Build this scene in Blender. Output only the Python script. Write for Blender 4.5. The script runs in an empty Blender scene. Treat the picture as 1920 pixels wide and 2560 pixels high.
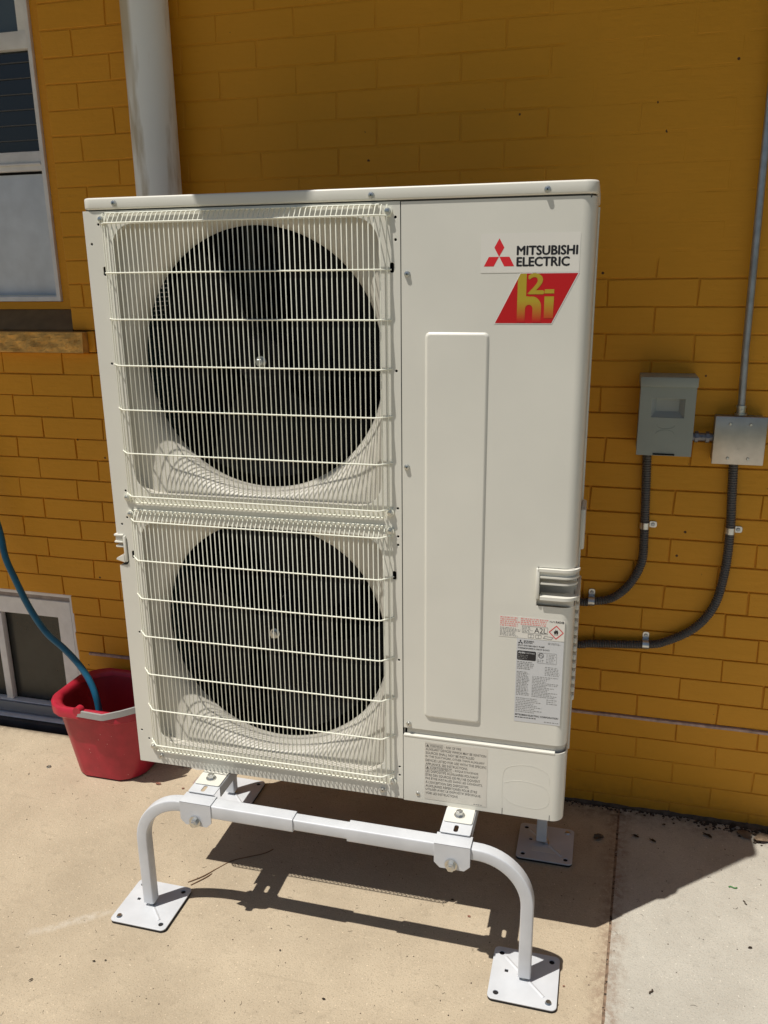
import bpy, bmesh, math, random
from mathutils import Vector, Matrix, noise
R = math.radians
scn = bpy.context.scene
COL = scn.collection
rnd = random.Random(7)

# ---------------------------------------------------------------- camera
CAMP = (1.093863, -2.228759, 1.533348)
CAMR = (1.289552, 0.011315, 0.259811)
FPX = 2071.366
cam = bpy.data.cameras.new('camera')
cam.sensor_width = 36; cam.lens = FPX / 2560 * 36
cam.clip_start = .02; cam.clip_end = 500
camo = bpy.data.objects.new('camera', cam); COL.objects.link(camo)
camo.location = CAMP; camo.rotation_euler = CAMR
scn.camera = camo
# ---------------------------------------------------------------- light
AZ = R(42); ELEV = R(67.9)
SUN = Vector((math.cos(AZ)*math.cos(ELEV), math.sin(AZ)*math.cos(ELEV), -math.sin(ELEV)))  # travel direction
w = bpy.data.worlds.new('World'); scn.world = w; w.use_nodes = True
nt = w.node_tree
sky = nt.nodes.new('ShaderNodeTexSky'); sky.sky_type = 'NISHITA'; sky.sun_disc = False
sky.sun_elevation = ELEV; sky.sun_rotation = math.atan2(-SUN.x, -SUN.y)
bg = nt.nodes['Background']; nt.links.new(sky.outputs[0], bg.inputs[0]); bg.inputs[1].default_value = .05
sl = bpy.data.lights.new('sun', 'SUN'); sl.energy = 4.4; sl.angle = R(.5); sl.color = (1, .95, .87)
so = bpy.data.objects.new('sun', sl); COL.objects.link(so)
so.rotation_euler = SUN.to_track_quat('-Z', 'Y').to_euler(); so.location = (-2, -4, 6)
scn.view_settings.view_transform = 'Standard'; scn.view_settings.look = 'None'
scn.view_settings.gamma = 1; scn.view_settings.exposure = 0.0
scn.view_settings.use_curve_mapping = False
scn.render.engine = 'CYCLES'
scn.cycles.max_bounces = 8; scn.cycles.diffuse_bounces = 5

# ---------------------------------------------------------------- materials
def mat(name, col, rough=.5, metal=0, bump=0, bscale=60, var=0, vscale=8, col2=None, spec=.5, coat=0, bdist=.002):
    m = bpy.data.materials.new(name); m.use_nodes = True
    n = m.node_tree; b = n.nodes['Principled BSDF']
    b.inputs['Base Color'].default_value = (*col, 1); b.inputs['Roughness'].default_value = rough
    b.inputs['Metallic'].default_value = metal; b.inputs['Specular IOR Level'].default_value = spec
    if coat: b.inputs['Coat Weight'].default_value = coat; b.inputs['Coat Roughness'].default_value = .15
    geo = n.nodes.new('ShaderNodeNewGeometry')
    if var:
        t = n.nodes.new('ShaderNodeTexNoise'); t.inputs['Scale'].default_value = vscale; t.inputs['Detail'].default_value = 6
        n.links.new(geo.outputs['Position'], t.inputs['Vector'])
        r = n.nodes.new('ShaderNodeMapRange'); r.inputs[1].default_value = .3; r.inputs[2].default_value = .7
        n.links.new(t.outputs[0], r.inputs[0])
        mx = n.nodes.new('ShaderNodeMix'); mx.data_type = 'RGBA'
        mx.inputs[6].default_value = (*[c*(1-var) for c in col], 1)
        mx.inputs[7].default_value = (*(col2 or [min(1, c*(1+var)) for c in col]), 1)
        n.links.new(r.outputs[0], mx.inputs[0]); n.links.new(mx.outputs[2], b.inputs['Base Color'])
    if bump:
        t = n.nodes.new('ShaderNodeTexNoise'); t.inputs['Scale'].default_value = bscale; t.inputs['Detail'].default_value = 8
        n.links.new(geo.outputs['Position'], t.inputs['Vector'])
        bp = n.nodes.new('ShaderNodeBump'); bp.inputs['Strength'].default_value = bump; bp.inputs['Distance'].default_value = bdist
        n.links.new(t.outputs[0], bp.inputs['Height']); n.links.new(bp.outputs[0], b.inputs['Normal'])
    return m

IVORY = mat('ivory_paint', (.735, .722, .650), .38, var=.035, vscale=5, bump=.05, bscale=500, bdist=.0005)
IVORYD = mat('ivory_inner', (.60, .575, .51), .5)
WIRE = mat('wire_coating', (.88, .88, .76), .35)
WHITE = mat('white_powder_coat', (.60, .62, .65), .4, var=.06, vscale=20, bump=.04, bscale=600, bdist=.0004)
BLACK = mat('black_plastic', (.006, .006, .007), .7, spec=.15)
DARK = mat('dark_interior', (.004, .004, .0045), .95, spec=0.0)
TEAL = mat('coated_fins', (.012, .045, .048), .6)
ZINC = mat('zinc_steel', (.62, .63, .62), .32, metal=1, var=.1, vscale=60)
STEEL = mat('brushed_stainless', (.50, .47, .43), .38, metal=1, var=.08, vscale=40, bump=.15, bscale=120, bdist=.0006)
EMT = mat('galvanised_pipe', (.42, .44, .47), .42, metal=.9, var=.15, vscale=50)
GREYBOX = mat('grey_enamel', (.30, .33, .295), .45, var=.04, vscale=12)
CONDUIT = mat('grey_flexible_conduit', (.075, .070, .068), .45, var=.15, vscale=60)
HOSE = mat('blue_hose', (.010, .125, .23), .42, var=.12, vscale=30)
RED = mat('red_plastic', (.42, .016, .038), .38, var=.14, vscale=25, bump=.15, bscale=90, bdist=.001)
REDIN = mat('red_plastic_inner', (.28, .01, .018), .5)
HANDLE = mat('grey_plastic', (.34, .34, .335), .45)
RUBBER = mat('rubber', (.012, .011, .012), .8)
WINF = mat('white_window_frame', (.74, .74, .75), .45, var=.08, vscale=25)
GLASS = mat('dark_glass', (.012, .014, .016), .08, spec=.6)
SLAT = mat('blind_slat', (.10, .095, .09), .5)
PANELG = mat('bluish_grey_panel', (.62, .67, .74), .4, var=.10, vscale=14)
STICK = mat('clear_sticker', (.76, .74, .68), .28)
LABELW = mat('silver_label', (.60, .61, .62), .35)
INK2 = mat('grey_black_ink', (.11, .105, .095), .5)
INK = mat('black_ink', (.012, .012, .016), .45)
GREYINK = mat('faded_ink', (.24, .24, .235), .5)
REDINK = mat('red_ink', (.70, .02, .03), .4)
PINKINK = mat('pink_warning_print', (.78, .30, .28), .5)
TAN = mat('dry_leaf', (.30, .22, .15), .8, var=.2, vscale=60)
DRYDARK = mat('dark_debris', (.060, .042, .028), .9)
PINKCHIP = mat('reddish_chip', (.42, .20, .14), .8, var=.2, vscale=80)
TWIG = mat('twig_bark', (.17, .09, .045), .8)
GREEN = mat('green_plastic', (.05, .20, .05), .6)
SOIL = mat('dark_soil', (.045, .032, .022), .95, bump=.8, bscale=120, bdist=.01)
SLATE = mat('dark_sill', (.055, .05, .05), .7, var=.3, vscale=15, bump=.3, bscale=60)

def paint_wall():
    m = bpy.data.materials.new('ochre_masonry_paint'); m.use_nodes = True
    n = m.node_tree; b = n.nodes['Principled BSDF']; L = n.links.new
    geo = n.nodes.new('ShaderNodeNewGeometry')
    a = n.nodes.new('ShaderNodeTexNoise'); a.inputs['Scale'].default_value = 2.2; a.inputs['Detail'].default_value = 5
    c = n.nodes.new('ShaderNodeTexNoise'); c.inputs['Scale'].default_value = 45; c.inputs['Detail'].default_value = 5
    for q in (a, c): L(geo.outputs['Position'], q.inputs['Vector'])
    r = n.nodes.new('ShaderNodeValToRGB')
    r.color_ramp.elements[0].position = .35; r.color_ramp.elements[0].color = (.63, .288, .015, 1)
    r.color_ramp.elements[1].position = .68; r.color_ramp.elements[1].color = (.70, .315, .019, 1)
    L(a.outputs[0], r.inputs[0])
    # sparse chips and dirt specks
    v = n.nodes.new('ShaderNodeTexVoronoi'); v.inputs['Scale'].default_value = 19
    L(geo.outputs['Position'], v.inputs['Vector'])
    lt = n.nodes.new('ShaderNodeMath'); lt.operation = 'LESS_THAN'; lt.inputs[1].default_value = .07; L(v.outputs['Distance'], lt.inputs[0])
    sp = n.nodes.new('ShaderNodeMath'); sp.operation = 'GREATER_THAN'; sp.inputs[1].default_value = .56; L(c.outputs[0], sp.inputs[0])
    mu = n.nodes.new('ShaderNodeMath'); mu.operation = 'MULTIPLY'; L(lt.outputs[0], mu.inputs[0]); L(sp.outputs[0], mu.inputs[1])
    # dirt splashed on the bottom courses
    sx = n.nodes.new('ShaderNodeSeparateXYZ'); L(geo.outputs['Position'], sx.inputs[0])
    mr = n.nodes.new('ShaderNodeMapRange'); mr.inputs[1].default_value = 0.0; mr.inputs[2].default_value = .13; mr.inputs[3].default_value = .55; mr.inputs[4].default_value = 0
    L(sx.outputs[2], mr.inputs[0])
    c2 = n.nodes.new('ShaderNodeMath'); c2.operation = 'MULTIPLY'; L(mr.outputs[0], c2.inputs[0]); L(c.outputs[0], c2.inputs[1])
    mx0 = n.nodes.new('ShaderNodeMix'); mx0.data_type = 'RGBA'; mx0.inputs[7].default_value = (.10, .055, .022, 1)
    L(c2.outputs[0], mx0.inputs[0]); L(r.outputs[0], mx0.inputs[6])
    mx = n.nodes.new('ShaderNodeMix'); mx.data_type = 'RGBA'; mx.inputs[7].default_value = (.10, .04, .012, 1)
    L(mu.outputs[0], mx.inputs[0]); L(mx0.outputs[2], mx.inputs[6]); L(mx.outputs[2], b.inputs['Base Color'])
    b.inputs['Roughness'].default_value = .55; b.inputs['Specular IOR Level'].default_value = .3
    st = n.nodes.new('ShaderNodeMapping'); st.inputs['Scale'].default_value = (14, 14, 90); L(geo.outputs['Position'], st.inputs[0])
    d = n.nodes.new('ShaderNodeTexNoise'); d.inputs['Scale'].default_value = 1; d.inputs['Detail'].default_value = 8; L(st.outputs[0], d.inputs['Vector'])
    ad = n.nodes.new('ShaderNodeMath'); ad.operation = 'ADD'; L(c.outputs[0], ad.inputs[0]); L(d.outputs[0], ad.inputs[1])
    bp = n.nodes.new('ShaderNodeBump'); bp.inputs['Strength'].default_value = .5; bp.inputs['Distance'].default_value = .0026
    L(ad.outputs[0], bp.inputs['Height']); L(bp.outputs[0], b.inputs['Normal'])
    return m
WALL = paint_wall()
STONE = mat('ochre_painted_stone', (.66, .38, .10), .75, var=.22, vscale=35, bump=.6, bscale=50, bdist=.006)
LEDGE = mat('exposed_mortar_ledge', (.46, .33, .28), .8, var=.3, vscale=60)

def concrete(name, c1, c2, stain=True):
    m = bpy.data.materials.new(name); m.use_nodes = True
    n = m.node_tree; b = n.nodes['Principled BSDF']; L = n.links.new
    geo = n.nodes.new('ShaderNodeNewGeometry')
    def nz(s, d=8, ro=.6, vec=None):
        t = n.nodes.new('ShaderNodeTexNoise'); t.inputs['Scale'].default_value = s; t.inputs['Detail'].default_value = d; t.inputs['Roughness'].default_value = ro
        L(vec or geo.outputs['Position'], t.inputs['Vector']); return t.outputs[0]
    def mixc(f, a, col, fac=1):
        mx = n.nodes.new('ShaderNodeMix'); mx.data_type = 'RGBA'
        if fac != 1:
            q = n.nodes.new('ShaderNodeMath'); q.operation = 'MULTIPLY'; q.inputs[1].default_value = fac; L(f, q.inputs[0]); f = q.outputs[0]
        L(f, mx.inputs[0]); L(a, mx.inputs[6]); mx.inputs[7].default_value = (*col, 1); return mx.outputs[2]
    def rng(f, a, b_, c=0, d=1):
        r = n.nodes.new('ShaderNodeMapRange'); r.inputs[1].default_value = a; r.inputs[2].default_value = b_; r.inputs[3].default_value = c; r.inputs[4].default_value = d
        L(f, r.inputs[0]); return r.outputs[0]
    def mth(op, a, b_):
        q = n.nodes.new('ShaderNodeMath'); q.operation = op
        for i, x in enumerate((a, b_)):
            if isinstance(x, (int, float)): q.inputs[i].default_value = x
            else: L(x, q.inputs[i])
        return q.outputs[0]
    r = n.nodes.new('ShaderNodeValToRGB'); r.color_ramp.elements[0].position = .36; r.color_ramp.elements[1].position = .66
    r.color_ramp.elements[0].color = (*c1, 1); r.color_ramp.elements[1].color = (*c2, 1); L(nz(3.2, 10, .65), r.inputs[0])
    col = r.outputs[0]
    col = mixc(rng(nz(260, 3), .57, .68), col, [c*.6 for c in c1], .75)
    col = mixc(rng(nz(620, 2), .52, .66), col, [c*.72 for c in c1], .6)      # dark grains
    col = mixc(rng(nz(150, 2), .66, .72), col, [min(1, c*1.5) for c in c2], .6)     # light grains
    col = mixc(rng(nz(26, 9, .75), .55, .72), col, [c*.62 for c in c1], .55)    # blotches
    mp = n.nodes.new('ShaderNodeMapping'); mp.inputs['Rotation'].default_value = (0, 0, R(-14)); mp.inputs['Scale'].default_value = (3, 40, 1); L(geo.outputs['Position'], mp.inputs[0])
    col = mixc(rng(nz(1, 8, .7, mp.outputs[0]), .60, .74), col, [c*.6 for c in c1], .35)  # trowel streaks
    v = n.nodes.new('ShaderNodeTexVoronoi'); v.inputs['Scale'].default_value = 42; L(geo.outputs['Position'], v.inputs['Vector'])
    pit = mth('MULTIPLY', mth('LESS_THAN', v.outputs['Distance'], .08), mth('GREATER_THAN', nz(9, 2), .60))
    col = mixc(pit, col, (.06, .045, .035), .85)
    if stain:
        sx = n.nodes.new('ShaderNodeSeparateXYZ'); L(geo.outputs['Position'], sx.inputs[0])
        X, Y = sx.outputs[0], sx.outputs[1]
        # rusty dirt along the expansion joint
        wob = mth('MULTIPLY', mth('SUBTRACT', nz(18, 6), .5), .09)
        dj = mth('ABSOLUTE', mth('SUBTRACT', mth('ADD', X, wob), mth('ADD', mth('MULTIPLY', Y, .05), 1.208)), 0)
        near = rng(dj, .008, .045, 1, 0)
        col = mixc(mth('MULTIPLY', near, rng(nz(60, 6), .36, .6)), col, (.24, .16, .11), .6)
        # rubbed chalky streak beside the left foot
        tx = mth('ADD', mth('MULTIPLY', mth('ADD', X, .10), .80), mth('MULTIPLY', mth('ADD', Y, .80), .60))
        ty = mth('SUBTRACT', mth('MULTIPLY', mth('ADD', Y, .80), .80), mth('MULTIPLY', mth('ADD', X, .10), .60))
        f = mth('MULTIPLY', rng(mth('ABSOLUTE', tx, 0), .05, .13, 1, 0), rng(mth('ABSOLUTE', mth('ADD', ty, mth('MULTIPLY', wob, .25)), 0), .002, .016, 1, 0))
        col = mixc(mth('MULTIPLY', f, rng(nz(70, 5), .3, .6)), col, (.64, .60, .53), .5)
        # dirt against the wall
        f = mth('MULTIPLY', rng(mth('ADD', Y, wob), -.10, 0, 0, 1), rng(nz(30, 6), .35, .6))
        col = mixc(f, col, (.10, .07, .05), .75)
    L(col, b.inputs['Base Color']); b.inputs['Roughness'].default_value = .85; b.inputs['Specular IOR Level'].default_value = .25
    h = mth('ADD', mth('MULTIPLY', nz(190, 4), .5), mth('SUBTRACT', nz(22, 8, .7), mth('MULTIPLY', pit, .6)))
    bp = n.nodes.new('ShaderNodeBump'); bp.inputs['Strength'].default_value = .5; bp.inputs['Distance'].default_value = .004
    bp.inputs['Strength'].default_value = .65; L(h, bp.inputs['Height']); L(bp.outputs[0], b.inputs['Normal'])
    return m
CONC = concrete('tan_concrete', (.43, .355, .255), (.55, .46, .335))
CONCG = concrete('grey_concrete', (.44, .415, .36), (.54, .515, .45))

def pipe_mat():
    m = bpy.data.materials.new('weathered_white_pipe'); m.use_nodes = True
    n = m.node_tree; b = n.nodes['Principled BSDF']; L = n.links.new
    geo = n.nodes.new('ShaderNodeNewGeometry')
    mp = n.nodes.new('ShaderNodeMapping'); mp.inputs['Scale'].default_value = (22, 22, 4); L(geo.outputs['Position'], mp.inputs[0])
    t = n.nodes.new('ShaderNodeTexNoise'); t.inputs['Scale'].default_value = 1; t.inputs['Detail'].default_value = 7; L(mp.outputs[0], t.inputs['Vector'])
    sx = n.nodes.new('ShaderNodeSeparateXYZ'); L(geo.outputs['Position'], sx.inputs[0])
    r = n.nodes.new('ShaderNodeMapRange'); r.inputs[1].default_value = 1.92; r.inputs[2].default_value = 2.12; L(sx.outputs[2], r.inputs[0])
    r2 = n.nodes.new('ShaderNodeMapRange'); r2.inputs[1].default_value = -.112; r2.inputs[2].default_value = -.124; L(sx.outputs[0], r2.inputs[0])
    mu = n.nodes.new('ShaderNodeMath'); mu.operation = 'MULTIPLY'; L(r.outputs[0], mu.inputs[0]); L(r2.outputs[0], mu.inputs[1])
    rr = n.nodes.new('ShaderNodeMapRange'); rr.inputs[1].default_value = .54; rr.inputs[2].default_value = .70; L(t.outputs[0], rr.inputs[0])
    mx = n.nodes.new('ShaderNodeMix'); mx.data_type = 'RGBA'; mx.inputs[6].default_value = (.86, .87, .86, 1); mx.inputs[7].default_value = (.52, .46, .36, 1); L(rr.outputs[0], mx.inputs[0])
    m2 = n.nodes.new('ShaderNodeMix'); m2.data_type = 'RGBA'; m2.inputs[7].default_value = (.50, .41, .27, 1)
    mm = n.nodes.new('ShaderNodeMath'); mm.operation = 'MULTIPLY'; mm.inputs[1].default_value = .85; L(mu.outputs[0], mm.inputs[0])
    L(mm.outputs[0], m2.inputs[0]); L(mx.outputs[2], m2.inputs[6]); L(m2.outputs[2], b.inputs['Base Color'])
    b.inputs['Roughness'].default_value = .55
    return m
PIPE = pipe_mat()

def gold_mat():
    m = bpy.data.materials.new('gold_to_red_print'); m.use_nodes = True
    n = m.node_tree; b = n.nodes['Principled BSDF']; L = n.links.new
    tc = n.nodes.new('ShaderNodeTexCoord'); sx = n.nodes.new('ShaderNodeSeparateXYZ'); L(tc.outputs['Object'], sx.inputs[0])
    r = n.nodes.new('ShaderNodeMapRange'); r.inputs[1].default_value = 1.090; r.inputs[2].default_value = 1.128; L(sx.outputs[2], r.inputs[0])
    cr = n.nodes.new('ShaderNodeValToRGB'); cr.color_ramp.elements[0].color = (.50, .012, .015, 1); cr.color_ramp.elements[1].color = (.44, .33, .03, 1)
    L(r.outputs[0], cr.inputs[0]); L(cr.outputs[0], b.inputs['Base Color']); b.inputs['Roughness'].default_value = .3
    return m
GOLD = gold_mat()
HIRED = mat('glossy_red_print', (.50, .010, .014), .28)

# ---------------------------------------------------------------- helpers
def link(o, parent=None):
    COL.objects.link(o)
    if parent is not None: o.parent = parent
    return o
def tag(o, label=None, cat=None, group=None, kind=None):
    if label: o['label'] = label
    if cat: o['category'] = cat
    if group: o['group'] = group
    if kind: o['kind'] = kind
    return o
def empty(name, loc=(0, 0, 0), rz=0):
    o = bpy.data.objects.new(name, None); o.empty_display_size = .1
    o.location = loc; o.rotation_euler = (0, 0, rz); return link(o)
def mesh(name, bm, m, parent=None, smooth=False):
    me = bpy.data.meshes.new(name)
    if isinstance(bm, bmesh.types.BMesh):
        bmesh.ops.recalc_face_normals(bm, faces=bm.faces); bm.to_mesh(me); bm.free()
    else:
        me.from_pydata(bm[0], [], bm[1])
    me.materials.append(m)
    if smooth:
        for f in me.polygons: f.use_smooth = True
        try: me.set_sharp_from_angle(angle=R(40))
        except Exception: pass
    return link(bpy.data.objects.new(name, me), parent)
def box(bm, x0, y0, z0, x1, y1, z1, bev=0):
    v = [bm.verts.new(p) for p in ((x0,y0,z0),(x1,y0,z0),(x1,y1,z0),(x0,y1,z0),(x0,y0,z1),(x1,y0,z1),(x1,y1,z1),(x0,y1,z1))]
    fs = [bm.faces.new([v[i] for i in q]) for q in ((3,2,1,0),(4,5,6,7),(0,1,5,4),(1,2,6,5),(2,3,7,6),(3,0,4,7))]
    if bev:
        es = list({e for f in fs for e in f.edges})
        bmesh.ops.bevel(bm, geom=es, offset=bev, segments=2, affect='EDGES', profile=.5)
def boxo(name, b, m, parent=None, bev=0):
    bm = bmesh.new(); box(bm, *b, bev); return mesh(name, bm, m, parent, smooth=bev > 0)
def rr(x0, z0, x1, z1, r, n=6):
    out = []
    for cx, cz, a0 in ((x1-r, z1-r, 0), (x0+r, z1-r, 90), (x0+r, z0+r, 180), (x1-r, z0+r, 270)):
        for i in range(n+1):
            a = R(a0+90*i/n); out.append((cx+r*math.cos(a), cz+r*math.sin(a)))
    return out
def circ(x, z, r, n=16): return [(x+r*math.cos(2*math.pi*i/n), z+r*math.sin(2*math.pi*i/n)) for i in range(n)]
def slot(x, z, w_, h): return rr(x-w_/2, z-h/2, x+w_/2, z+h/2, min(w_, h)/2*.95, 4)
def flat(name, loops, t, m, parent=None, bev=0, M=None, res=2):
    """filled 2D outline with holes, thickness t (local z 0..t), mapped by matrix M"""
    cu = bpy.data.curves.new(name, 'CURVE'); cu.dimensions = '2D'; cu.fill_mode = 'BOTH'
    cu.extrude = max(t/2-bev, 1e-6); cu.bevel_depth = bev; cu.bevel_resolution = res; cu.offset = -bev
    for lp in loops:
        s = cu.splines.new('POLY'); s.points.add(len(lp)-1)
        for i, q in enumerate(lp): s.points[i].co = (q[0], q[1], 0, 1)
        s.use_cyclic_u = True
    o = bpy.data.objects.new(name, cu); COL.objects.link(o)
    dg = bpy.context.evaluated_depsgraph_get()
    me = bpy.data.meshes.new_from_object(o.evaluated_get(dg))
    bpy.data.objects.remove(o); bpy.data.curves.remove(cu)
    me.transform(Matrix.Translation((0, 0, t/2)))
    if M is not None: me.transform(M)
    me.materials.clear(); me.materials.append(m); me.name = name
    if bev:
        for f in me.polygons: f.use_smooth = True
        me.set_sharp_from_angle(angle=R(35))
    return link(bpy.data.objects.new(name, me), parent)
def FRONT(y): return Matrix.Translation((0, y, 0)) @ Matrix.Rotation(R(90), 4, 'X')   # (a,b,c)->(a,y-c,b)
def UP(z): return Matrix.Translation((0, 0, z))
FONT = None
def text(name, s, x, z, w_, h, m, parent, y, offset=0.0, t=.00025, bold=0, shear=0):
    cu = bpy.data.curves.new(name, 'FONT'); cu.body = s; cu.size = 1; cu.offset = offset; cu.extrude = .0; cu.shear = shear
    cu.resolution_u = 3
    o = bpy.data.objects.new(name, cu); COL.objects.link(o)
    me = bpy.data.meshes.new_from_object(o.evaluated_get(bpy.context.evaluated_depsgraph_get()))
    bpy.data.objects.remove(o); bpy.data.curves.remove(cu)
    xs = [v.co.x for v in me.vertices]; ys = [v.co.y for v in me.vertices]
    if not xs: return
    x0, x1, y0, y1 = min(xs), max(xs), min(ys), max(ys)
    sx = w_/(x1-x0) if w_ else h/(y1-y0); sy = h/(y1-y0)
    for v in me.vertices: v.co = (x+(v.co.x-x0)*sx, y, z+(v.co.y-y0)*sy)
    if bold:
        V0 = [v.co.copy() for v in me.vertices]; F0 = [tuple(p.vertices) for p in me.polygons]; V_, F_ = [], []
        for dx, dz, dy in ((-bold/2, 0, 0), (bold/2, 0, -.00003), (0, -bold*.35, -.00006), (0, bold*.35, -.00009)):
            k = len(V_); V_ += [v+Vector((dx, dy, dz)) for v in V0]; F_ += [tuple(i+k for i in f) for f in F0]
        me = bpy.data.meshes.new(name); me.from_pydata(V_, [], F_)
    me.materials.clear(); me.materials.append(m); me.name = name
    return link(bpy.data.objects.new(name, me), parent)
def frames(P):
    P = [Vector(p) for p in P]; T = []
    for i in range(len(P)):
        a = P[max(i-1, 0)]; b = P[min(i+1, len(P)-1)]; T.append((b-a).normalized())
    up = Vector((0, 0, 1)) if abs(T[0].z) < .9 else Vector((0, 1, 0))
    N = [(up-T[0]*up.dot(T[0])).normalized()]
    for i in range(1, len(P)):
        v = N[-1]-T[i]*N[-1].dot(T[i]); N.append(v.normalized())
    return P, T, N
def sweep(bm, P, prof, caps=True, scale=None):
    """prof: list of (a,b) offsets; frame N,B"""
    P, T, N = frames(P); rings = []
    for i, (p, t, nn) in enumerate(zip(P, T, N)):
        b = t.cross(nn); k = scale[i] if scale else 1
        rings.append([bm.verts.new(p+nn*a*k+b*c*k) for a, c in prof])
    n = len(prof)
    for r0, r1 in zip(rings, rings[1:]):
        for j in range(n):
            bm.faces.new((r0[j], r0[(j+1) % n], r1[(j+1) % n], r1[j]))
    if caps: bm.faces.new(rings[0][::-1]); bm.faces.new(rings[-1])
def rod(bm, P, r, n=6, caps=True): sweep(bm, P, circ(0, 0, r, n), caps)
def cyl(bm, a, b, r, n=20, r2=None):
    a, b = Vector(a), Vector(b); t = (b-a).normalized(); up = Vector((0, 0, 1)) if abs(t.z) < .9 else Vector((1, 0, 0))
    u = t.cross(up).normalized(); v = t.cross(u); r2 = r if r2 is None else r2
    A = [bm.verts.new(a+(u*math.cos(2*math.pi*i/n)+v*math.sin(2*math.pi*i/n))*r) for i in range(n)]
    B = [bm.verts.new(b+(u*math.cos(2*math.pi*i/n)+v*math.sin(2*math.pi*i/n))*r2) for i in range(n)]
    for i in range(n): bm.faces.new((A[i], A[(i+1) % n], B[(i+1) % n], B[i]))
    bm.faces.new(A[::-1]); bm.faces.new(B)
def smooth_path(P, n=8):
    P = [Vector(p) for p in P]; out = []
    for i in range(len(P)-1):
        p0 = P[max(i-1, 0)]; p1 = P[i]; p2 = P[i+1]; p3 = P[min(i+2, len(P)-1)]
        for k in range(n):
            t = k/n
            out.append(.5*((2*p1)+(p2-p0)*t+(2*p0-5*p1+4*p2-p3)*t*t+(3*p1-p0-3*p2+p3)*t**3))
    out.append(P[-1]); return out
def resample(P, d):
    out = [P[0]]; acc = 0
    for a, b in zip(P, P[1:]):
        L_ = (b-a).length; s = d-acc
        while s <= L_: out.append(a+(b-a)*(s/L_)); s += d
        acc = L_-(s-d)
    return out
def hexbolt(name, p, ax, r, parent, h=None, washer=1.5, mt=None):
    """hex bolt with a washer, axis ax pointing out of the surface"""
    p = Vector(p); ax = Vector(ax).normalized(); h = h or r*.8
    bm = bmesh.new()
    if washer: cyl(bm, p, p+ax*r*.25, r*washer, 20)
    cyl(bm, p+ax*r*.25, p+ax*(r*.25+h), r, 6); cyl(bm, p+ax*(r*.25+h), p+ax*(r*.25+h+r*.12), r*.8, 6, r*.6)
    return mesh(name, bm, mt or ZINC, parent, smooth=False)
def copyo(o, loc, parent=None, rot=None):
    c = o.copy(); c.location = loc
    if rot: c.rotation_euler = rot
    COL.objects.link(c); c.parent = parent; return c

# ================================================================ GROUND
def slab(name, poly, m, z=0, t=.12, label=None):
    bm = bmesh.new()
    T = [bm.verts.new((x, y, z)) for x, y in poly]; B = [bm.verts.new((x, y, z-t)) for x, y in poly]
    bm.faces.new(T); bm.faces.new(B[::-1]); n = len(poly)
    for i in range(n): bm.faces.new((T[i], B[i], B[(i+1) % n], T[(i+1) % n]))
    return tag(mesh(name, bm, m), kind='structure', label=label)
jx = lambda y: 1.208+.05*y
slab('patio_slab', [(-5.2, -5.2), (jx(-5.2)-.003, -5.2), (jx(.1)-.003, .1), (-.58, .1), (-.60, -.05), (-5.2, -.05)], CONC)
slab('concrete_walk', [(jx(-5.2)+.003, -5.2), (5.2, -5.2), (5.2, .1), (jx(.1)+.003, .1)], CONCG)
gb = mesh('ground', ([(-200, -200, -.05), (200, -200, -.05), (200, 200, -.05), (-200, 200, -.05)], [(0, 1, 2, 3)]), mat('lawn', (.045, .065, .022), .95, var=.35, vscale=3, bump=.6, bscale=40, bdist=.02)); tag(gb, kind='structure')
# dirt caught in the expansion joint and along the foot of the wall: stuff nobody could count
bm = bmesh.new(); rd = random.Random(3)
def crumb(bm, x, y, z, s):
    ret = bmesh.ops.create_icosphere(bm, subdivisions=1, radius=s)
    for v in ret['verts']:
        v.co = Vector((v.co.x*rd.uniform(.7, 1.4), v.co.y*rd.uniform(.7, 1.4), v.co.z*rd.uniform(.4, .8)))+Vector((x, y, z))
for i in range(260):
    y = rd.uniform(-1.0, .0); crumb(bm, jx(y)+rd.gauss(0, .0022), y, -.001-rd.random()*.006, rd.uniform(.0015, .004))
tag(mesh('joint_dirt', bm, SOIL), label='dark soil and grit packed in the joint between the two slabs', cat='dirt', kind='stuff')
bm = bmesh.new()
for i in range(900):
    x = rd.uniform(1.02, 1.75); k = max(0, (x-1.35))*.16
    y = -abs(rd.gauss(0, .012+k*.6)); crumb(bm, x, y+.004, .0005, rd.uniform(.0015, .0042+k*.04))
for i in range(160):
    x = rd.uniform(-.3, 1.02); y = -abs(rd.gauss(0, .03)); crumb(bm, x, y, .0005, rd.uniform(.0015, .004))
tag(mesh('soil_crumbs', bm, SOIL), label='dark soil crumbs along the foot of the ochre wall', cat='soil', kind='stuff')
bm = bmesh.new()
for i in range(420):
    x = rd.uniform(-.9, 1.75); y = rd.uniform(-1.35, -.12); crumb(bm, x, y, .0004, rd.uniform(.0006, .0019))
for i in range(170):
    x = rd.uniform(-.9, 1.65); y = rd.uniform(-1.25, -.15); a = rd.uniform(0, 3.14); l = rd.uniform(.003, .009)
    rod(bm, [(x, y, .0006), (x+l*math.cos(a), y+l*math.sin(a)*.7, .0012), (x+l*1.8*math.cos(a+.3), y+l*1.8*math.sin(a+.3)*.7, .0006)], .00035, 4)
tag(mesh('grit', bm, DRYDARK), label='fine dark grit scattered over the sunny concrete', cat='grit', kind='stuff')
bm = bmesh.new(); prev = None
for i in range(120):
    y = -2.0+i*(2.05/119); z = -.0008-.0035*abs(noise.noise(Vector((1, y*25, 2)))); vs = [bm.verts.new((jx(y)-.0035, y, z)), bm.verts.new((jx(y)+.0035, y, z+.001))]
    if prev: bm.faces.new((prev[0], prev[1], vs[1], vs[0]))
    prev = vs
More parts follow.
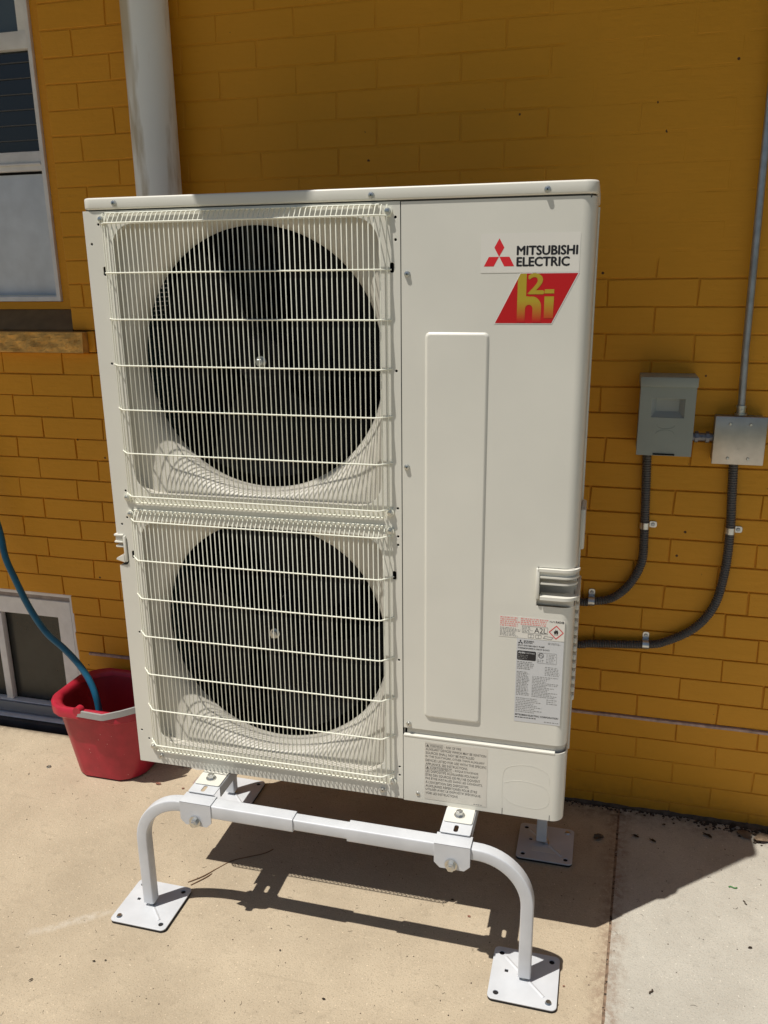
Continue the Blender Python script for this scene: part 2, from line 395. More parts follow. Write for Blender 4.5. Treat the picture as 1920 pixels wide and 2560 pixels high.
tag(mesh('joint_filler', bm, mat('rusty_joint_dirt', (.20, .135, .09), .95, var=.5, vscale=70)), kind='structure')
# a low fillet of dirt and mortar against the wall
bm = bmesh.new(); N_ = 90; rows = []
for i in range(N_+1):
    x = -.3+i*(2.2/N_); a = .013+.012*noise.noise(Vector((x*22, 0, 0)))+max(0, .06*(x-1.4)); h = .009+.009*noise.noise(Vector((x*19, 4, 0)))
    rows.append([bm.verts.new((x, .004, h)), bm.verts.new((x, -a*.5, h*.35)), bm.verts.new((x, -a, -.002))])
for a, b in zip(rows, rows[1:]):
    for j in range(2): bm.faces.new((a[j], b[j], b[j+1], a[j+1]))
tag(mesh('dirt_fillet', bm, mat('dusty_soil', (.085, .065, .048), .95, var=.35, vscale=50, bump=.7, bscale=90, bdist=.006), smooth=True), label='thin strip of dusty soil banked against the foot of the wall', cat='soil', kind='stuff')

# ================================================================ BRICK WALL
PITCH, CH, ZK0 = .215379, .067, 2.180968
PH = [.055,.166,.057,.164,.055,.166,.055,.166,.055,.120,.006,.122,.007,.123,.004,.142,.024,.136,.208,.124,.207,.119,.202,.150,.024,.156,.051,.156,.052,.162,.053,.160,.053,.160]
wall = tag(empty('brick_wall'), 'ochre painted brick wall of the house in shade', 'wall')
OPEN = [(-1.42, -.472, 1.377, 2.62), (-1.42, -.597, -.2, .506), (-1.5, -.395, 1.310, 1.377)]
CR = Matrix.Rotation(CAMR[2], 3, 'Z') @ Matrix.Rotation(CAMR[1], 3, 'Y') @ Matrix.Rotation(CAMR[0], 3, 'X')
def px(P):
    q = CR.transposed() @ (Vector(P)-Vector(CAMP)); return 960+FPX*q.x/-q.z, 1280-FPX*q.y/-q.z
def seen(x, z):
    u, v = px((x, 0, z))
    if not (-60 < u < 1980 and -40 < v < 2600): return False
    if v > 500:       # behind the unit
        t = (v-500)/1500
        if 205+150*t+25 < u < 1495-85*t-25 and v < 1990+70*t*0: return False
    return True
def depth_at(x, z):
    if z > 1.56: return .0005 if x > .95 else (.0017 if x > -.2 else .0030)
    if z < .24: return .0025
    if z > 1.27: return .0038
    return .0055
def brick_bm(L_, d, seed, bm=None, ox=0, oz=0, H=CH-.0036):
    own = bm is None
    if own: bm = bmesh.new()
    r_ = random.Random(seed); b = .0022; D = .05
    o = [(-L_/2, -H/2), (L_/2, -H/2), (L_/2, H/2), (-L_/2, H/2)]
    j = [(x+r_.uniform(-.0016, .0016), z+r_.uniform(-.0013, .0013)) for x, z in o]
    yy = [r_.uniform(-.00015, .00015) for _ in range(4)]
    b = .0016; F = [bm.verts.new((ox+x-math.copysign(b, x), yy[i], oz+z-math.copysign(b, z))) for i, (x, z) in enumerate(j)]
    C = [bm.verts.new((ox+x, yy[i]+b*.8, oz+z)) for i, (x, z) in enumerate(j)]
    B = [bm.verts.new((ox+x, D, oz+z)) for x, z in j]
    bm.faces.new(F)
    for i in range(4):
        k = (i+1) % 4
        bm.faces.new((F[k], F[i], C[i], C[k])); bm.faces.new((C[k], C[i], B[i], B[k]))
    return bm
protos = []
for s in range(8):
    b_ = brick_bm(PITCH-.0036, 0, 50+s); me = bpy.data.meshes.new('brick'); bmesh.ops.recalc_face_normals(b_, faces=b_.faces); b_.to_mesh(me); b_.free(); me.materials.append(WALL)
    for f in me.polygons: f.use_smooth = True
    me.set_sharp_from_angle(angle=R(15)); protos.append(me)
rest = bmesh.new(); count = 0; cand = []
for k in range(-10, 34):
    zc = ZK0-(k+.5)*CH
    if k == 33: pass
    if zc > 2.80: continue
    ph = PH[k] if 0 <= k < len(PH) else (.055 if k % 2 == 0 else .166)
    for i in range(-16, 22):
        xa = ph+i*PITCH; xb = xa+PITCH
        for (ox0, ox1, oz0, oz1) in OPEN:
            if oz0 < zc < oz1:
                if xa >= ox0 and xb <= ox1: xa = xb
                elif xa < ox1 < xb: xa = ox1-.0018
                elif xa < ox0 < xb: xb = ox0+.0018
        if xb-xa < .012: continue
        L_ = xb-xa-.0036; xc = (xa+xb)/2
        if seen(xc, zc) or seen(xa+.01, zc) or seen(xb-.01, zc): cand.append((xc, zc, L_))
        else: brick_bm(L_, 0, i*77+k, rest, xc, zc)
cand.sort(key=lambda c: (Vector((c[0], 0, c[1]))-Vector(CAMP)).length)
for n_, (xc, zc, L_) in enumerate(cand):
    if n_ < 296:
        if abs(L_-(PITCH-.0036)) < .0008: me = protos[rnd.randrange(8)]
        else:
            b_ = brick_bm(L_, 0, n_); me = bpy.data.meshes.new('brick'); bmesh.ops.recalc_face_normals(b_, faces=b_.faces); b_.to_mesh(me); b_.free(); me.materials.append(WALL)
            for f in me.polygons: f.use_smooth = True
            me.set_sharp_from_angle(angle=R(15))
        o = bpy.data.objects.new('brick', me); o.location = (xc, rnd.uniform(-.0004, .0004), zc)
        o.rotation_euler = (rnd.uniform(-.0015, .0015), 0, rnd.uniform(-.001, .001)); link(o, wall)
    else: brick_bm(L_, 0, n_, rest, xc, zc)
tag(mesh('brick_courses', rest, WALL, wall), kind='stuff')
# mortar: a sheet a little behind the brick faces, with the window openings left out
bm = bmesh.new()
xs = sorted(set([-3.4+.02*i for i in range(396)]+[-.472, -.597, -1.42, -.395, -1.5])); zs = sorted(set([-.12+.0231*i for i in range(127)]+[1.377, 2.62, .506, 1.310]))
V = {}
def gv(x, z):
    if (x, z) not in V: V[(x, z)] = bm.verts.new((x, depth_at(x, z)+(.0020 if z < 1.56 else .0013)*noise.noise(Vector((x*26, 0, z*26))), z))
    return V[(x, z)]
for a, b in zip(xs, xs[1:]):
    for c, d in zip(zs, zs[1:]):
        mx_, mz = (a+b)/2, (c+d)/2
        if any(o[0] < mx_ < o[1] and o[2] < mz < o[3] for o in OPEN): continue
        bm.faces.new((gv(a, c), gv(b, c), gv(b, d), gv(a, d)))
mesh('mortar', bm, WALL, wall, smooth=True)
# solid core behind, open at the windows
bm = bmesh.new()
for b in ((-.4705, .055, 1.3105, 4.5, .25, 2.8), (-.5955, .055, -.12, 4.5, .25, .5075), (-3.4, .055, .508, 4.5, .25, 1.310), (-3.4, .055, -.12, -1.45, .25, .507), (-3.4, .055, 1.311, -1.45, .25, 2.8), (-1.449, .055, 2.63, -.471, .25, 2.8)):
    box(bm, *b)
mesh('wall_core', bm, WALL, wall)
# thin ledge of exposed mortar near the ground
bm = bmesh.new(); N_ = 80
top = []
for i in range(N_+1):
    x = -.55+i*(3.0/N_); y = -.0045+.0008*noise.noise(Vector((x*20, 1, 0))); z = .3035+.0012*noise.noise(Vector((x*11, 5, 0)))
    top.append([bm.verts.new((x, .004, z+.0005)), bm.verts.new((x, y, z-.0008)), bm.verts.new((x, y+.0008, z-.0080)), bm.verts.new((x, .004, z-.010))])
for a, b in zip(top, top[1:]):
    for j in range(3): bm.faces.new((a[j], b[j], b[j+1], a[j+1]))
mesh('mortar_ledge', bm, LEDGE, wall, smooth=True)
# ---- roof eave above the frame: it is what keeps the wall in shade
roof = tag(empty('roof_eave', (0, 0, 2.75)), 'white roof eave overhanging the ochre wall above the frame', 'roof')
EAVW = mat('white_soffit', (.62, .60, .56), .6)
boxo('soffit', (-5, -.76, .03, 6, .3, .05), EAVW, roof)
bm = bmesh.new(); v = [bm.verts.new(p) for p in ((-5, -.80, .0), (6, -.80, .0), (6, .6, .75), (-5, .6, .75), (-5, -.80, .14), (6, -.80, .14), (6, .6, .89), (-5, .6, .89))]
for q in ((3,2,1,0),(4,5,6,7),(0,1,5,4),(1,2,6,5),(2,3,7,6),(3,0,4,7)): bm.faces.new([v[i] for i in q])
mesh('roof_deck', bm, mat('brown_shingle', (.10, .07, .05), .9, var=.3, vscale=20), roof)
flat('added_shade_plate', [[(-.075, -.79), (-.054, -.896), (-.040, -.933), (-.035, -.960), (-.017, -.988), (.0, -1.006), (.035, -.996), (.066, -.985), (.09, -.959), (.117, -.932), (.199, -.894), (.30, -.845), (.36, -.79)]], .003, EAVW, roof, M=UP(0))  # added unseen plate, outlined to cast the tapering shade patch on the unit

# ================================================================ UPPER WINDOW
win = tag(empty('window'), 'tall white framed window left of the downspout with dark blinds and grey lower panel', 'window')
xl = -1.40
def ring(name, x0, z0, x1, z1, wd, y, t, m, parent, bev=.002):
    return flat(name, [[(x0, z0), (x1, z0), (x1, z1), (x0, z1)], [(x0+wd, z0+wd), (x0+wd, z1-wd), (x1-wd, z1-wd), (x1-wd, z0+wd)]], t, m, parent, bev, FRONT(y))
# ochre trim round the opening
flat('brick_mould', [[(-1.419, 1.436), (-.474, 1.436), (-.474, 2.618), (-1.419, 2.618)], [(-1.358, 1.459), (-1.358, 2.557), (-.535, 2.557), (-.535, 1.459)]], .035, WALL, win, .002, FRONT(.09))
ring('frame', -1.3575, 1.4600, -.5355, 2.556, .014, .10, .0545, WINF, win)
ring('upper_sash', -1.331, 1.838, -.556, 2.545, .002, .09, .026, WINF, win, .0)
boxo('sash_stile', (-.5865, .062, 2.186, -.5415, .092, 2.546), WINF, win, .0015)
boxo('meeting_rail', (-1.331, .060, 2.160, -.5555, .093, 2.2055), WINF, win, .0015)
boxo('lower_rail', (-1.331, .058, 1.8365, -.5555, .093, 1.889), WINF, win, .002)
boxo('rail_lip', (-1.331, .050, 1.851, -.5555, .0575, 1.856), WINF, win, .001)
boxo('sash_stop', (-.5550, .066, 1.478, -.5420, .093, 2.185), WINF, win, .0012)
boxo('upper_glass', (-1.330, .080, 2.207, -.588, .084, 2.544), mat('sky_toned_glass', (.06, .08, .085), .12, spec=.8), win)  # grey-blue base colour carries a painted sky reflection
boxo('blind_glass', (-1.330, .0805, 1.890, -.5560, .0835, 2.159), GLASS, win)
for i in range(6):
    o = boxo('blind_slat', (-1.33, .0765, 1.921+i*.0415, -.558, .0795, 1.9235+i*.0415), SLAT, win)
boxo('shadow_gap', (-1.330, .082, 1.8285, -.556, .09, 1.8364), BLACK, win)
boxo('lower_panel', (-1.330, .078, 1.478, -.5555, .088, 1.8284), PANELG, win, .001)
boxo('bottom_rail', (-1.345, .055, 1.462, -.541, .0775, 1.4775), WINF, win, .0015)
# sloping sill and rock-faced stone
bm = bmesh.new(); v = [bm.verts.new(p) for p in ((-1.419, .060, 1.437), (-.474, .060, 1.437), (-.474, .0, 1.379), (-1.419, .0, 1.379), (-1.419, .09, 1.37), (-.474, .09, 1.37), (-.474, .002, 1.372), (-1.419, .002, 1.372))]
for q in ((0,3,2,1),(4,5,6,7),(0,1,5,4),(2,3,7,6),(1,2,6,5),(3,0,4,7)): bm.faces.new([v[i] for i in q])
mesh('sloping_sill', bm, mat('grimy_brown_sill', (.16, .105, .05), .7, var=.25, vscale=14), win)
bm = bmesh.new(); nx, nz_ = 150, 14; G_ = []
for i in range(nx+1):
    x = -1.42+i*(.998/nx); row = []
    for j in range(nz_+1):
        t = j/nz_; z = 1.312+.060*t
        e = min(1, min(t, 1-t)*6, (nx-i)/3)
        q = noise.noise(Vector((x*16, 0, z*34)))*.7+noise.noise(Vector((x*42, 3, z*70)))*.4+.25*abs(noise.noise(Vector((x*90, 8, z*120))))
        row.append(bm.verts.new((x, -.030-.021*e*q-.004*(1-t), z)))
    G_.append(row)
for a, b in zip(G_, G_[1:]):
    for j in range(nz_): bm.faces.new((a[j], b[j], b[j+1], a[j+1]))
tp = [bm.verts.new((r_[-1].co.x, .055, 1.3725)) for r_ in G_]; bt = [bm.verts.new((r_[0].co.x, .055, 1.312)) for r_ in G_]
for i in range(nx): bm.faces.new((G_[i][-1], G_[i+1][-1], tp[i+1], tp[i])); bm.faces.new((bt[i], bt[i+1], G_[i+1][0], G_[i][0]))
bm.faces.new([r for r in G_[-1]]+[tp[-1], bt[-1]])
mesh('stone_sill', bm, STONE, win, smooth=False)
boxo('sill_end_mortar', (-.4215, -.006, 1.3125, -.398, .05, 1.374), WALL, win, .003)

# ================================================================ BASEMENT WINDOW
bw = tag(empty('basement_window'), 'small white framed basement window at ground level behind the red bucket', 'window')
flat('outer_casing', [[(-1.418, .0), (-.6, .0), (-.6, .503), (-1.418, .503)], [(-1.405, .004), (-1.405, .491), (-.612, .491), (-.612, .004)]], .05, WINF, bw, .002, FRONT(.06))
flat('shaded_reveal', [[(-1.404, .004), (-.6125, .004), (-.6125, .4905), (-1.404, .4905)], [(-1.379, .006), (-1.379, .461), (-.636, .461), (-.636, .006)]], .02, mat('shade_grey_reveal', (.30, .26, .25), .7, var=.2, vscale=30), bw, .0005, FRONT(.065))  # grey tone puts the shade of the recess into the colour
flat('inner_frame', [[(-1.379, .012), (-.635, .012), (-.635, .461), (-1.379, .461)], [(-1.32, .052), (-1.32, .400), (-.690, .400), (-.690, .052)]], .03, WINF, bw, .0025, FRONT(.07))
boxo('bottom_rail', (-1.379, .030, .0125, -.636, .0395, .050), mat('grey_rail', (.20, .22, .25), .5), bw, .002)
boxo('mullion', (-.955, .046, .0525, -.928, .069, .3915), WINF, bw, .002)
boxo('pane', (-1.32, .072, .05, -.69, .076, .401), mat('dusty_dark_glass', (.022, .024, .022), .25, var=.4, vscale=9), bw)
boxo('dark_sill', (-1.418, -.006, -.055, -.60, .07, -.002), SLATE, bw, .003)
boxo('window_well_floor', (-1.418, -.049, -.125, -.60, .0, -.115), SOIL, bw)
boxo('wall_foot', (-1.418, .008, -.125, -.60, .06, -.056), RUBBER, bw)

# ================================================================ DOWNSPOUT
bm = bmesh.new(); sweep(bm, [(-.107, -.070, z) for z in (0.0, .5, 1.0, 1.5, 2.0, 2.4, 2.75)], circ(0, 0, .0605, 40))
ds = mesh('downspout', bm, PIPE, None, True); tag(ds, 'round weathered white downspout rising behind the white unit', 'downspout')

# ================================================================ HEAT PUMP
UO = (0.00893, -0.606358, .351033); URZ = .007482
hp = tag(empty('heat_pump', UO, URZ), 'large ivory outdoor heat pump unit with two caged fans on a stand', 'heat pump')
W_, H_, D_ = 1.05, 1.338, .33
ZC = [.998, .352]; XC = .352; RF = .283
# --- fan panel with its two openings, small holes, notch for the left handle
outer = [(.0, .0), (.6853, .0), (.6853, 1.3125), (.0, 1.3125), (.0, .606), (.022, .600), (.026, .590), (.026, .536), (.020, .528), (.0, .526)]
loops = [outer[:]]
ops = []
for zc in ZC:
    ops.append(rr(XC-.290, zc-.292, XC+.290, zc+.288, .05, 8)); loops.append(ops[-1])
for x, z in ((.676,1.284),(.676,1.243),(.676,.992),(.677,.705),(.677,.643),(.677,.624),(.677,.355),(.677,.084),(.677,.062),(.034,1.286),(.014,1.247),(.033,.997),(.035,.709),(.017,.628),(.032,.645),(.034,.357),(.013,.089),(.031,.067)):
    loops.append(circ(x, z, .0028, 10))
for x, z in ((.0395, 1.188), (.6685, 1.188), (.0395, .551), (.6685, .551)):
    loops.append(rr(x-.004, z-.006, x+.004, z+.013, .003, 3))
flat('fan_panel', loops, .0018, IVORY, hp, .0005, FRONT(.0018))
# left flange wrapping to the side
bm = bmesh.new()
for z0, z1 in ((0.001, .525), (.607, 1.3120)): box(bm, .0, .0022, z0, .0018, .045, z1)
mesh('side_flange', bm, IVORY, hp)
# --- bell mouths
for zi, zc in enumerate(ZC):
    bm = bmesh.new(); n = 96; S = 14; rings = []
    def sq(a, hw=.2935, r_=.052):
        dx, dz = math.cos(a), math.sin(a); s = hw/max(abs(dx), abs(dz)); x, z = dx*s, dz*s
        cx, cz = abs(x)-(hw-r_), abs(z)-(hw-r_)
        if cx > 0 and cz > 0:                      # rounded corner along the ray
            c0 = hw-r_; A = dx*dx+dz*dz; B = abs(dx)*c0+abs(dz)*c0; C = 2*c0*c0-r_*r_
            s = (B+math.sqrt(max(B*B-A*C, 0)))/A; x, z = dx*s, dz*s
        return x, z
    for s in range(S+3):
        ring_ = []
        for i in range(n):
            a = 2*math.pi*i/n; x0, z0 = sq(a); x1, z1 = RF*math.cos(a), RF*math.sin(a)
            if s == 0: k, d = 0, .0019
            elif s == 1: k, d = 0, .026
            elif s <= S: t = (s-1)/(S-1); k = math.sin(t*math.pi/2); d = .026+.049*(1-math.cos(t*math.pi/2))
            elif s == S+1: k, d = 1, .077
            else: k, d = 1.0, .098
            f = 1.012 if s == S+2 else 1
            ring_.append(bm.verts.new((XC+(x0+(x1-x0)*k)*f, d, zc-.002*(1-k)+(z0+(z1-z0)*k)*f)))
        rings.append(ring_)
    for a, b in zip(rings, rings[1:]):
        for i in range(n): bm.faces.new((a[i], b[i], b[(i+1) % n], a[(i+1) % n]))
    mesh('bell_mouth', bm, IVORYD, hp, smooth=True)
# --- interior
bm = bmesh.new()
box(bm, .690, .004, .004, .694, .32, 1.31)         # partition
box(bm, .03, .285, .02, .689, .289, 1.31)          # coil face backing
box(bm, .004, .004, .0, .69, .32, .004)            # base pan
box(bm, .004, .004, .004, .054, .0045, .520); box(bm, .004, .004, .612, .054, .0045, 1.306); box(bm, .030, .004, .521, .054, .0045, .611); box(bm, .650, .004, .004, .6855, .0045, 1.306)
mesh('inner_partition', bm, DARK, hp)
bm = bmesh.new()
box(bm, .69, .322, .0, 1.045, .33, 1.31); box(bm, .0, .32, .0, .69, .33, 1.31)
mesh('rear_panel', bm, IVORY, hp)
# coil fins on the left side and rear lattice
bm = bmesh.new()
z = .03
while z < 1.30:
    box(bm, .006, .05, z, .030, .30, z+.0080); z += .0105
mesh('side_fins', bm, TEAL, hp)
bm = bmesh.new()
for i in range(24): y = .055+i*.0105; rod(bm, [(.031, y, .01), (.031, y, 1.31)], .0009, 4)
mesh('coil_guard', bm, TEAL, hp)
# --- fans
for zc in ZC:
    bm = bmesh.new(); cyl(bm, (XC, .150, zc), (XC, .082, zc), .062, 36, .055); cyl(bm, (XC, .082, zc), (XC, .079, zc), .055, 36, .050)
    fan = mesh('fan', bm, BLACK, hp, True)
    for k in range(3):
        bm = bmesh.new(); G_ = []
        for i in range(13):
            t = i/12; r_ = .056+t*.214; row = []
            for j in range(9):
                s = j/8; ang = R(120*k+20+(zc < .5)*35)+(s-.5)*(1.15+.5*t)+t*.45
                row.append(bm.verts.new((XC+r_*math.cos(ang), .092+.065*s+.012*math.sin(s*3.1), zc+r_*math.sin(ang))))
            G_.append(row)
        for a, b in zip(G_, G_[1:]):
            for j in range(8): bm.faces.new((a[j], b[j], b[j+1], a[j+1]))
        mesh('fan_blade', bm, BLACK, fan, True)
    hexbolt('hub_nut', (XC, .079, zc), (0, -1, 0), .0095, fan, h=.010, washer=1.3)
    bm = bmesh.new(); cyl(bm, (XC, .16, zc), (XC, .24, zc), .05, 24); box(bm, XC-.09, .235, zc-.30, XC-.07, .25, zc+.30); box(bm, XC+.07, .235, zc-.30, XC+.09, .25, zc+.30)
    mesh('motor_bracket', bm, mat('dark_steel', (.03, .03, .03), .5), hp, True)
# --- lid
flat('lid', [rr(-.002, -.0035, 1.0515, .345, .024, 8)], .0235, IVORY, hp, .004, UP(1.3150))
boxo('lid_gap', (.006, .004, 1.3085, 1.040, .32, 1.316), mat('lid_gap_shade', (.10, .095, .085), .8), hp)  # dark filler: the shadow under the lid is put into its colour
# --- service panel (wraps the rounded right corner), with the handle cut out
def plan(x0, r_=.026, yend=.105, o=0.0):
    P = [(x0, o)]
    for i in range(9):
        a = R(-90+90*i/8); P.append((1.05-r_+(r_-o)*math.cos(a), r_+(r_-o)*math.sin(a)))
    P.append((1.05-o, yend)); return P
def wrap(name, spans, m, parent, t=.0018, bottomlip=True):
    bm = bmesh.new()
    for x0, z0, z1 in spans:
        P = plan(x0); Q = plan(x0, o=t)
        rows_ = [[bm.verts.new((x, y, z)) for x, y in P] for z in (z0, z1)]
        rin = [[bm.verts.new((x, y, z)) for x, y in Q] for z in (z0, z1)]
        for i in range(len(P)-1):
            bm.faces.new((rows_[0][i], rows_[0][i+1], rows_[1][i+1], rows_[1][i]))
            bm.faces.new((rin[0][i+1], rin[0][i], rin[1][i], rin[1][i+1]))
            bm.faces.new((rows_[0][i+1], rows_[0][i], rin[0][i], rin[0][i+1]))
            bm.faces.new((rows_[1][i], rows_[1][i+1], rin[1][i+1], rin[1][i]))
        bm.faces.new((rows_[0][0], rows_[1][0], rin[1][0], rin[0][0])); bm.faces.new((rows_[0][-1], rin[0][-1], rin[1][-1], rows_[1][-1]))
    return mesh(name, bm, m, parent, True)
sp = wrap('service_panel', [(.6872, .1885, .5118), (.6872, .5982, 1.3115)], IVORY, hp)
bm = bmesh.new(); box(bm, .6872, .0, .5118, .9715, .0018, .5982)
mesh('service_panel_web', bm, IVORY, sp)
lp_ = wrap('lower_panel', [(.6872, .0, .1705)], IVORY, hp); lp_.location = (0, -.003, 0)
# folded lips catching the sun
bm = bmesh.new(); box(bm, .6875, -.0040, .1680, 1.026, .018, .1730, .0015)
mesh('panel_lip', bm, IVORY, hp)
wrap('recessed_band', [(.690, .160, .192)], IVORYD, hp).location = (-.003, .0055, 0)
# raised stiffening panel
bm = bmesh.new(); Ls = []
for ins, yy_ in ((0, .0), (.0030, -.0034), (.0050, -.0042), (.0060, -.0042)):
    Ls.append([bm.verts.new((x, yy_, z)) for x, z in rr(.735+ins, .222+ins, .861-ins, 1.069-ins, .009-ins*.6, 6)])
for p_, q_ in zip(Ls, Ls[1:]):
    for i in range(len(p_)): bm.faces.new((p_[i], p_[(i+1) % len(p_)], q_[(i+1) % len(q_)], q_[i]))
bm.faces.new(Ls[-1]); mesh('embossed_panel', bm, IVORY, sp, True)
# right side panel behind the wrap, with louvres
bm = bmesh.new(); box(bm, 1.040, .107, .0, 1.0485, .325, 1.3115); mesh('side_panel', bm, IVORY, hp)
bm = bmesh.new(); box(bm, 1.0486, .112, .0, 1.0500, .118, 1.3115); box(bm, 1.0486, .305, .0, 1.0520, .33, 1.3115)
mesh('side_rib', bm, IVORY, hp)
for i in range(13):
    z = .222+i*.0205
    bm = bmesh.new(); box(bm, 1.0487, .15, z, 1.0575, .29, z+.014, .003); mesh('louvre', bm, IVORY, hp, True)
boxo('rear_handle', (1.0487, .20, .575, 1.060, .29, .67), IVORY, hp, .004)
# --- right handle
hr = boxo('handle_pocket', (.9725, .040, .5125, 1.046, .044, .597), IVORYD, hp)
bm = bmesh.new(); box(bm, .970, .0085, .512, 1.0475, .0100, .5345); box(bm, .9715, .002, .5110, .973, .043, .5975)
box(bm, .973, .0020, .5960, 1.045, .040, .5975); mesh('pocket_wall', bm, IVORYD, hr)
def hbeam(bm, x0, x1, z0, z1, y0, y1): box(bm, x0, y0, z0, x1, y1, z1, .0024)
def wrapbeam(bm, x0, z0, z1, out, t):
    P = [(x0, -out)]
    rr_ = .026
    for i in range(7):
        a = R(-90+80*i/6); P.append((1.05-rr_+(rr_+out)*math.cos(a), rr_+(rr_+out)*math.sin(a)))
    Q = [(x0, t)]
    for i in range(7):
        a = R(-90+80*i/6); Q.append((1.05-rr_+(rr_-t)*math.cos(a), rr_+(rr_-t)*math.sin(a)))
    L0 = [[bm.verts.new((x, y, z)) for x, y in P] for z in (z0, z1)]; L1 = [[bm.verts.new((x, y, z)) for x, y in Q] for z in (z0, z1)]
    m_ = len(P)
    for i in range(m_-1):
        bm.faces.new((L0[0][i], L0[0][i+1], L0[1][i+1], L0[1][i])); bm.faces.new((L1[0][i+1], L1[0][i], L1[1][i], L1[1][i+1]))
        bm.faces.new((L0[0][i+1], L0[0][i], L1[0][i], L1[0][i+1])); bm.faces.new((L0[1][i], L0[1][i+1], L1[1][i+1], L1[1][i]))
    bm.faces.new((L0[0][0], L0[1][0], L1[1][0], L1[0][0])); bm.faces.new((L0[0][-1], L1[0][-1], L1[1][-1], L0[1][-1]))
bm = bmesh.new()
wrapbeam(bm, .973, .5905, .5965, .0075, .008); wrapbeam(bm, .976, .5800, .5904, .0015, .008)
wrapbeam(bm, .978, .5765, .5800, .0065, .012)
wrapbeam(bm, .979, .5620, .5655, .0045, .014)
wrapbeam(bm, .979, .5290, .5360, .0085, .020)
hbeam(bm, .9695, .9770, .5290, .5965, -.0075, .012)
mesh('handle', bm, IVORY, hp, True)
# --- left handle
bm = bmesh.new()
hbeam(bm, -.006, .019, .5975, .6035, -.004, .03); hbeam(bm, -.0045, .018, .5870, .5974, -.0003, .03); hbeam(bm, -.006, .016, .5815, .5869, -.004, .03)
hbeam(bm, -.0045, .016, .5700, .5755, -.002, .03); hbeam(bm, .0165, .0235, .5350, .6000, -.004, .012)
v = [bm.verts.new(p) for p in ((-.005, -.004, .541), (.0165, -.004, .535), (.0165, -.004, .553), (-.003, -.004, .545), (-.005, .03, .541), (.0165, .03, .535), (.0165, .03, .553), (-.003, .03, .545))]
for q in ((0,1,2,3),(7,6,5,4),(0,4,5,1),(1,5,6,2),(2,6,7,3),(3,7,4,0)): bm.faces.new([v[i] for i in q])
mesh('handle', bm, IVORY, hp, True)
# --- wire guards
P_ = .026
def ramp(u):
    return max(0.0, min(1.0, (u-.0405)/.0255, (.6675-u)/.0255))
def guard(zs, ztop, zbot, scr):
    bm = bmesh.new(); n = 58
    for i in range(n):
        u = .0475+(.6605-.0475)*i/(n-1); o_ = .0015+(P_-.0035)*ramp(u)
        P = [(u, -.002, ztop), (u, -.002-(o_-.002)*.35, ztop-.003), (u, -o_, zs[0]-.001), (u, -o_, zs[-1]+.001), (u, -.002, zbot)]
        rod(bm, P, .00112, 6)
    g = mesh('fan_guard', bm, WIRE, hp, True)
    for z in zs:
        bm = bmesh.new()
        P = [(.0395, .001, z), (.043, -.003, z), (.064, -P_+.001, z), (.070, -P_-.001, z), (.638, -P_-.001, z), (.644, -P_+.001, z), (.663, -.003, z), (.6665, .001, z)]
        rod(bm, P, .00165, 8); mesh('guard_rod', bm, WIRE, g, True)
    for z in (ztop, zbot):
        bm = bmesh.new(); rod(bm, [(.054, -.0035, z), (.645, -.0035, z)], .0017, 8); mesh('guard_rod', bm, WIRE, g, True)
    for x, z in scr:
        bm = bmesh.new(); cyl(bm, (x, -.0005, z), (x, -.005, z), .0085, 20); mesh('guard_collar', bm, WIRE, g, True)
        screw(x, z, -.005, g)
    return g
def screw(x, z, y, parent, r_=.0056):
    bm = bmesh.new(); cyl(bm, (x, y, z), (x, y-.0012, z), r_*1.1, 16); cyl(bm, (x, y-.0012, z), (x, y-.0045, z), r_, 16, r_*.82); cyl(bm, (x, y-.0045, z), (x, y-.0048, z), r_*.82, 16, r_*.7)
    o = mesh('screw', bm, ZINC, parent, True)
    bm = bmesh.new(); cyl(bm, (x, y-.0049, z), (x, y-.0050, z), r_*.32, 4); mesh('drive_recess', bm, INK, o) if parent in (hp,) else bm.free()
    return o
guard([1.287, 1.188, 1.093, .996, .900, .803, .704], 1.3075, .683, [(.044, 1.296), (.662, 1.295), (.040, .694), (.661, .696)])
guard([.645, .551, .457, .361, .262, .166, .068], .6655, .038, [(.044, .655), (.661, .655), (.044, .050), (.661, .045)])
for x, z, y in ((.078, 1.3265, -.0035), (.630, 1.3245, -.0035), (.961, 1.324, -.0035), (.699, 1.179, 0), (.697, .795, 0), (.699, .199, 0), (.721, .0215, 0), (.636, .017, 0), (.062, .022, 0)):
    screw(x, z, y, hp)
# plastic wire ends sticking at the edges
# --- stickers
def sheet(name, pts, m, parent, y): return flat(name, [pts], .0003, m, parent, 0, FRONT(y))
st = sheet('brand_sticker', rr(.8415, 1.1795, 1.0240, 1.2500, .002, 3), STICK, hp, -.0002)
Y1 = -.0007
def poly(name, pts, m, parent, y=Y1):
    return mesh(name, ([(a, y, b) for a, b in pts], [tuple(range(len(pts)))]), m, parent)
poly('red_diamond', [(.8760, 1.2415), (.8668, 1.2250), (.8760, 1.2085), (.8854, 1.2250)], REDINK, st)
poly('red_diamond', [(.8568, 1.2083), (.8476, 1.1912), (.8662, 1.1912), (.8756, 1.2083)], REDINK, st)
poly('red_diamond', [(.8766, 1.2083), (.8860, 1.1912), (.9046, 1.1912), (.8954, 1.2083)], REDINK, st)
text('brand_lettering', 'MITSUBISHI', .9095, 1.2110, .1100, .0160, INK, st, Y1, bold=.0018)
text('brand_lettering', 'ELECTRIC', .9095, 1.1910, .0960, .0160, INK, st, Y1, bold=.0018)
hi = sheet('slanted_logo_sticker', [(.8692, 1.0855), (.9785, 1.0855), (1.0252, 1.1790), (.9168, 1.1790)], mat('white_sticker_edge', (.80, .79, .76), .35), hp, -.0002)
poly('red_field', [(.8712, 1.0868), (.9775, 1.0868), (1.0228, 1.1778), (.9174, 1.1778)], HIRED, hi)
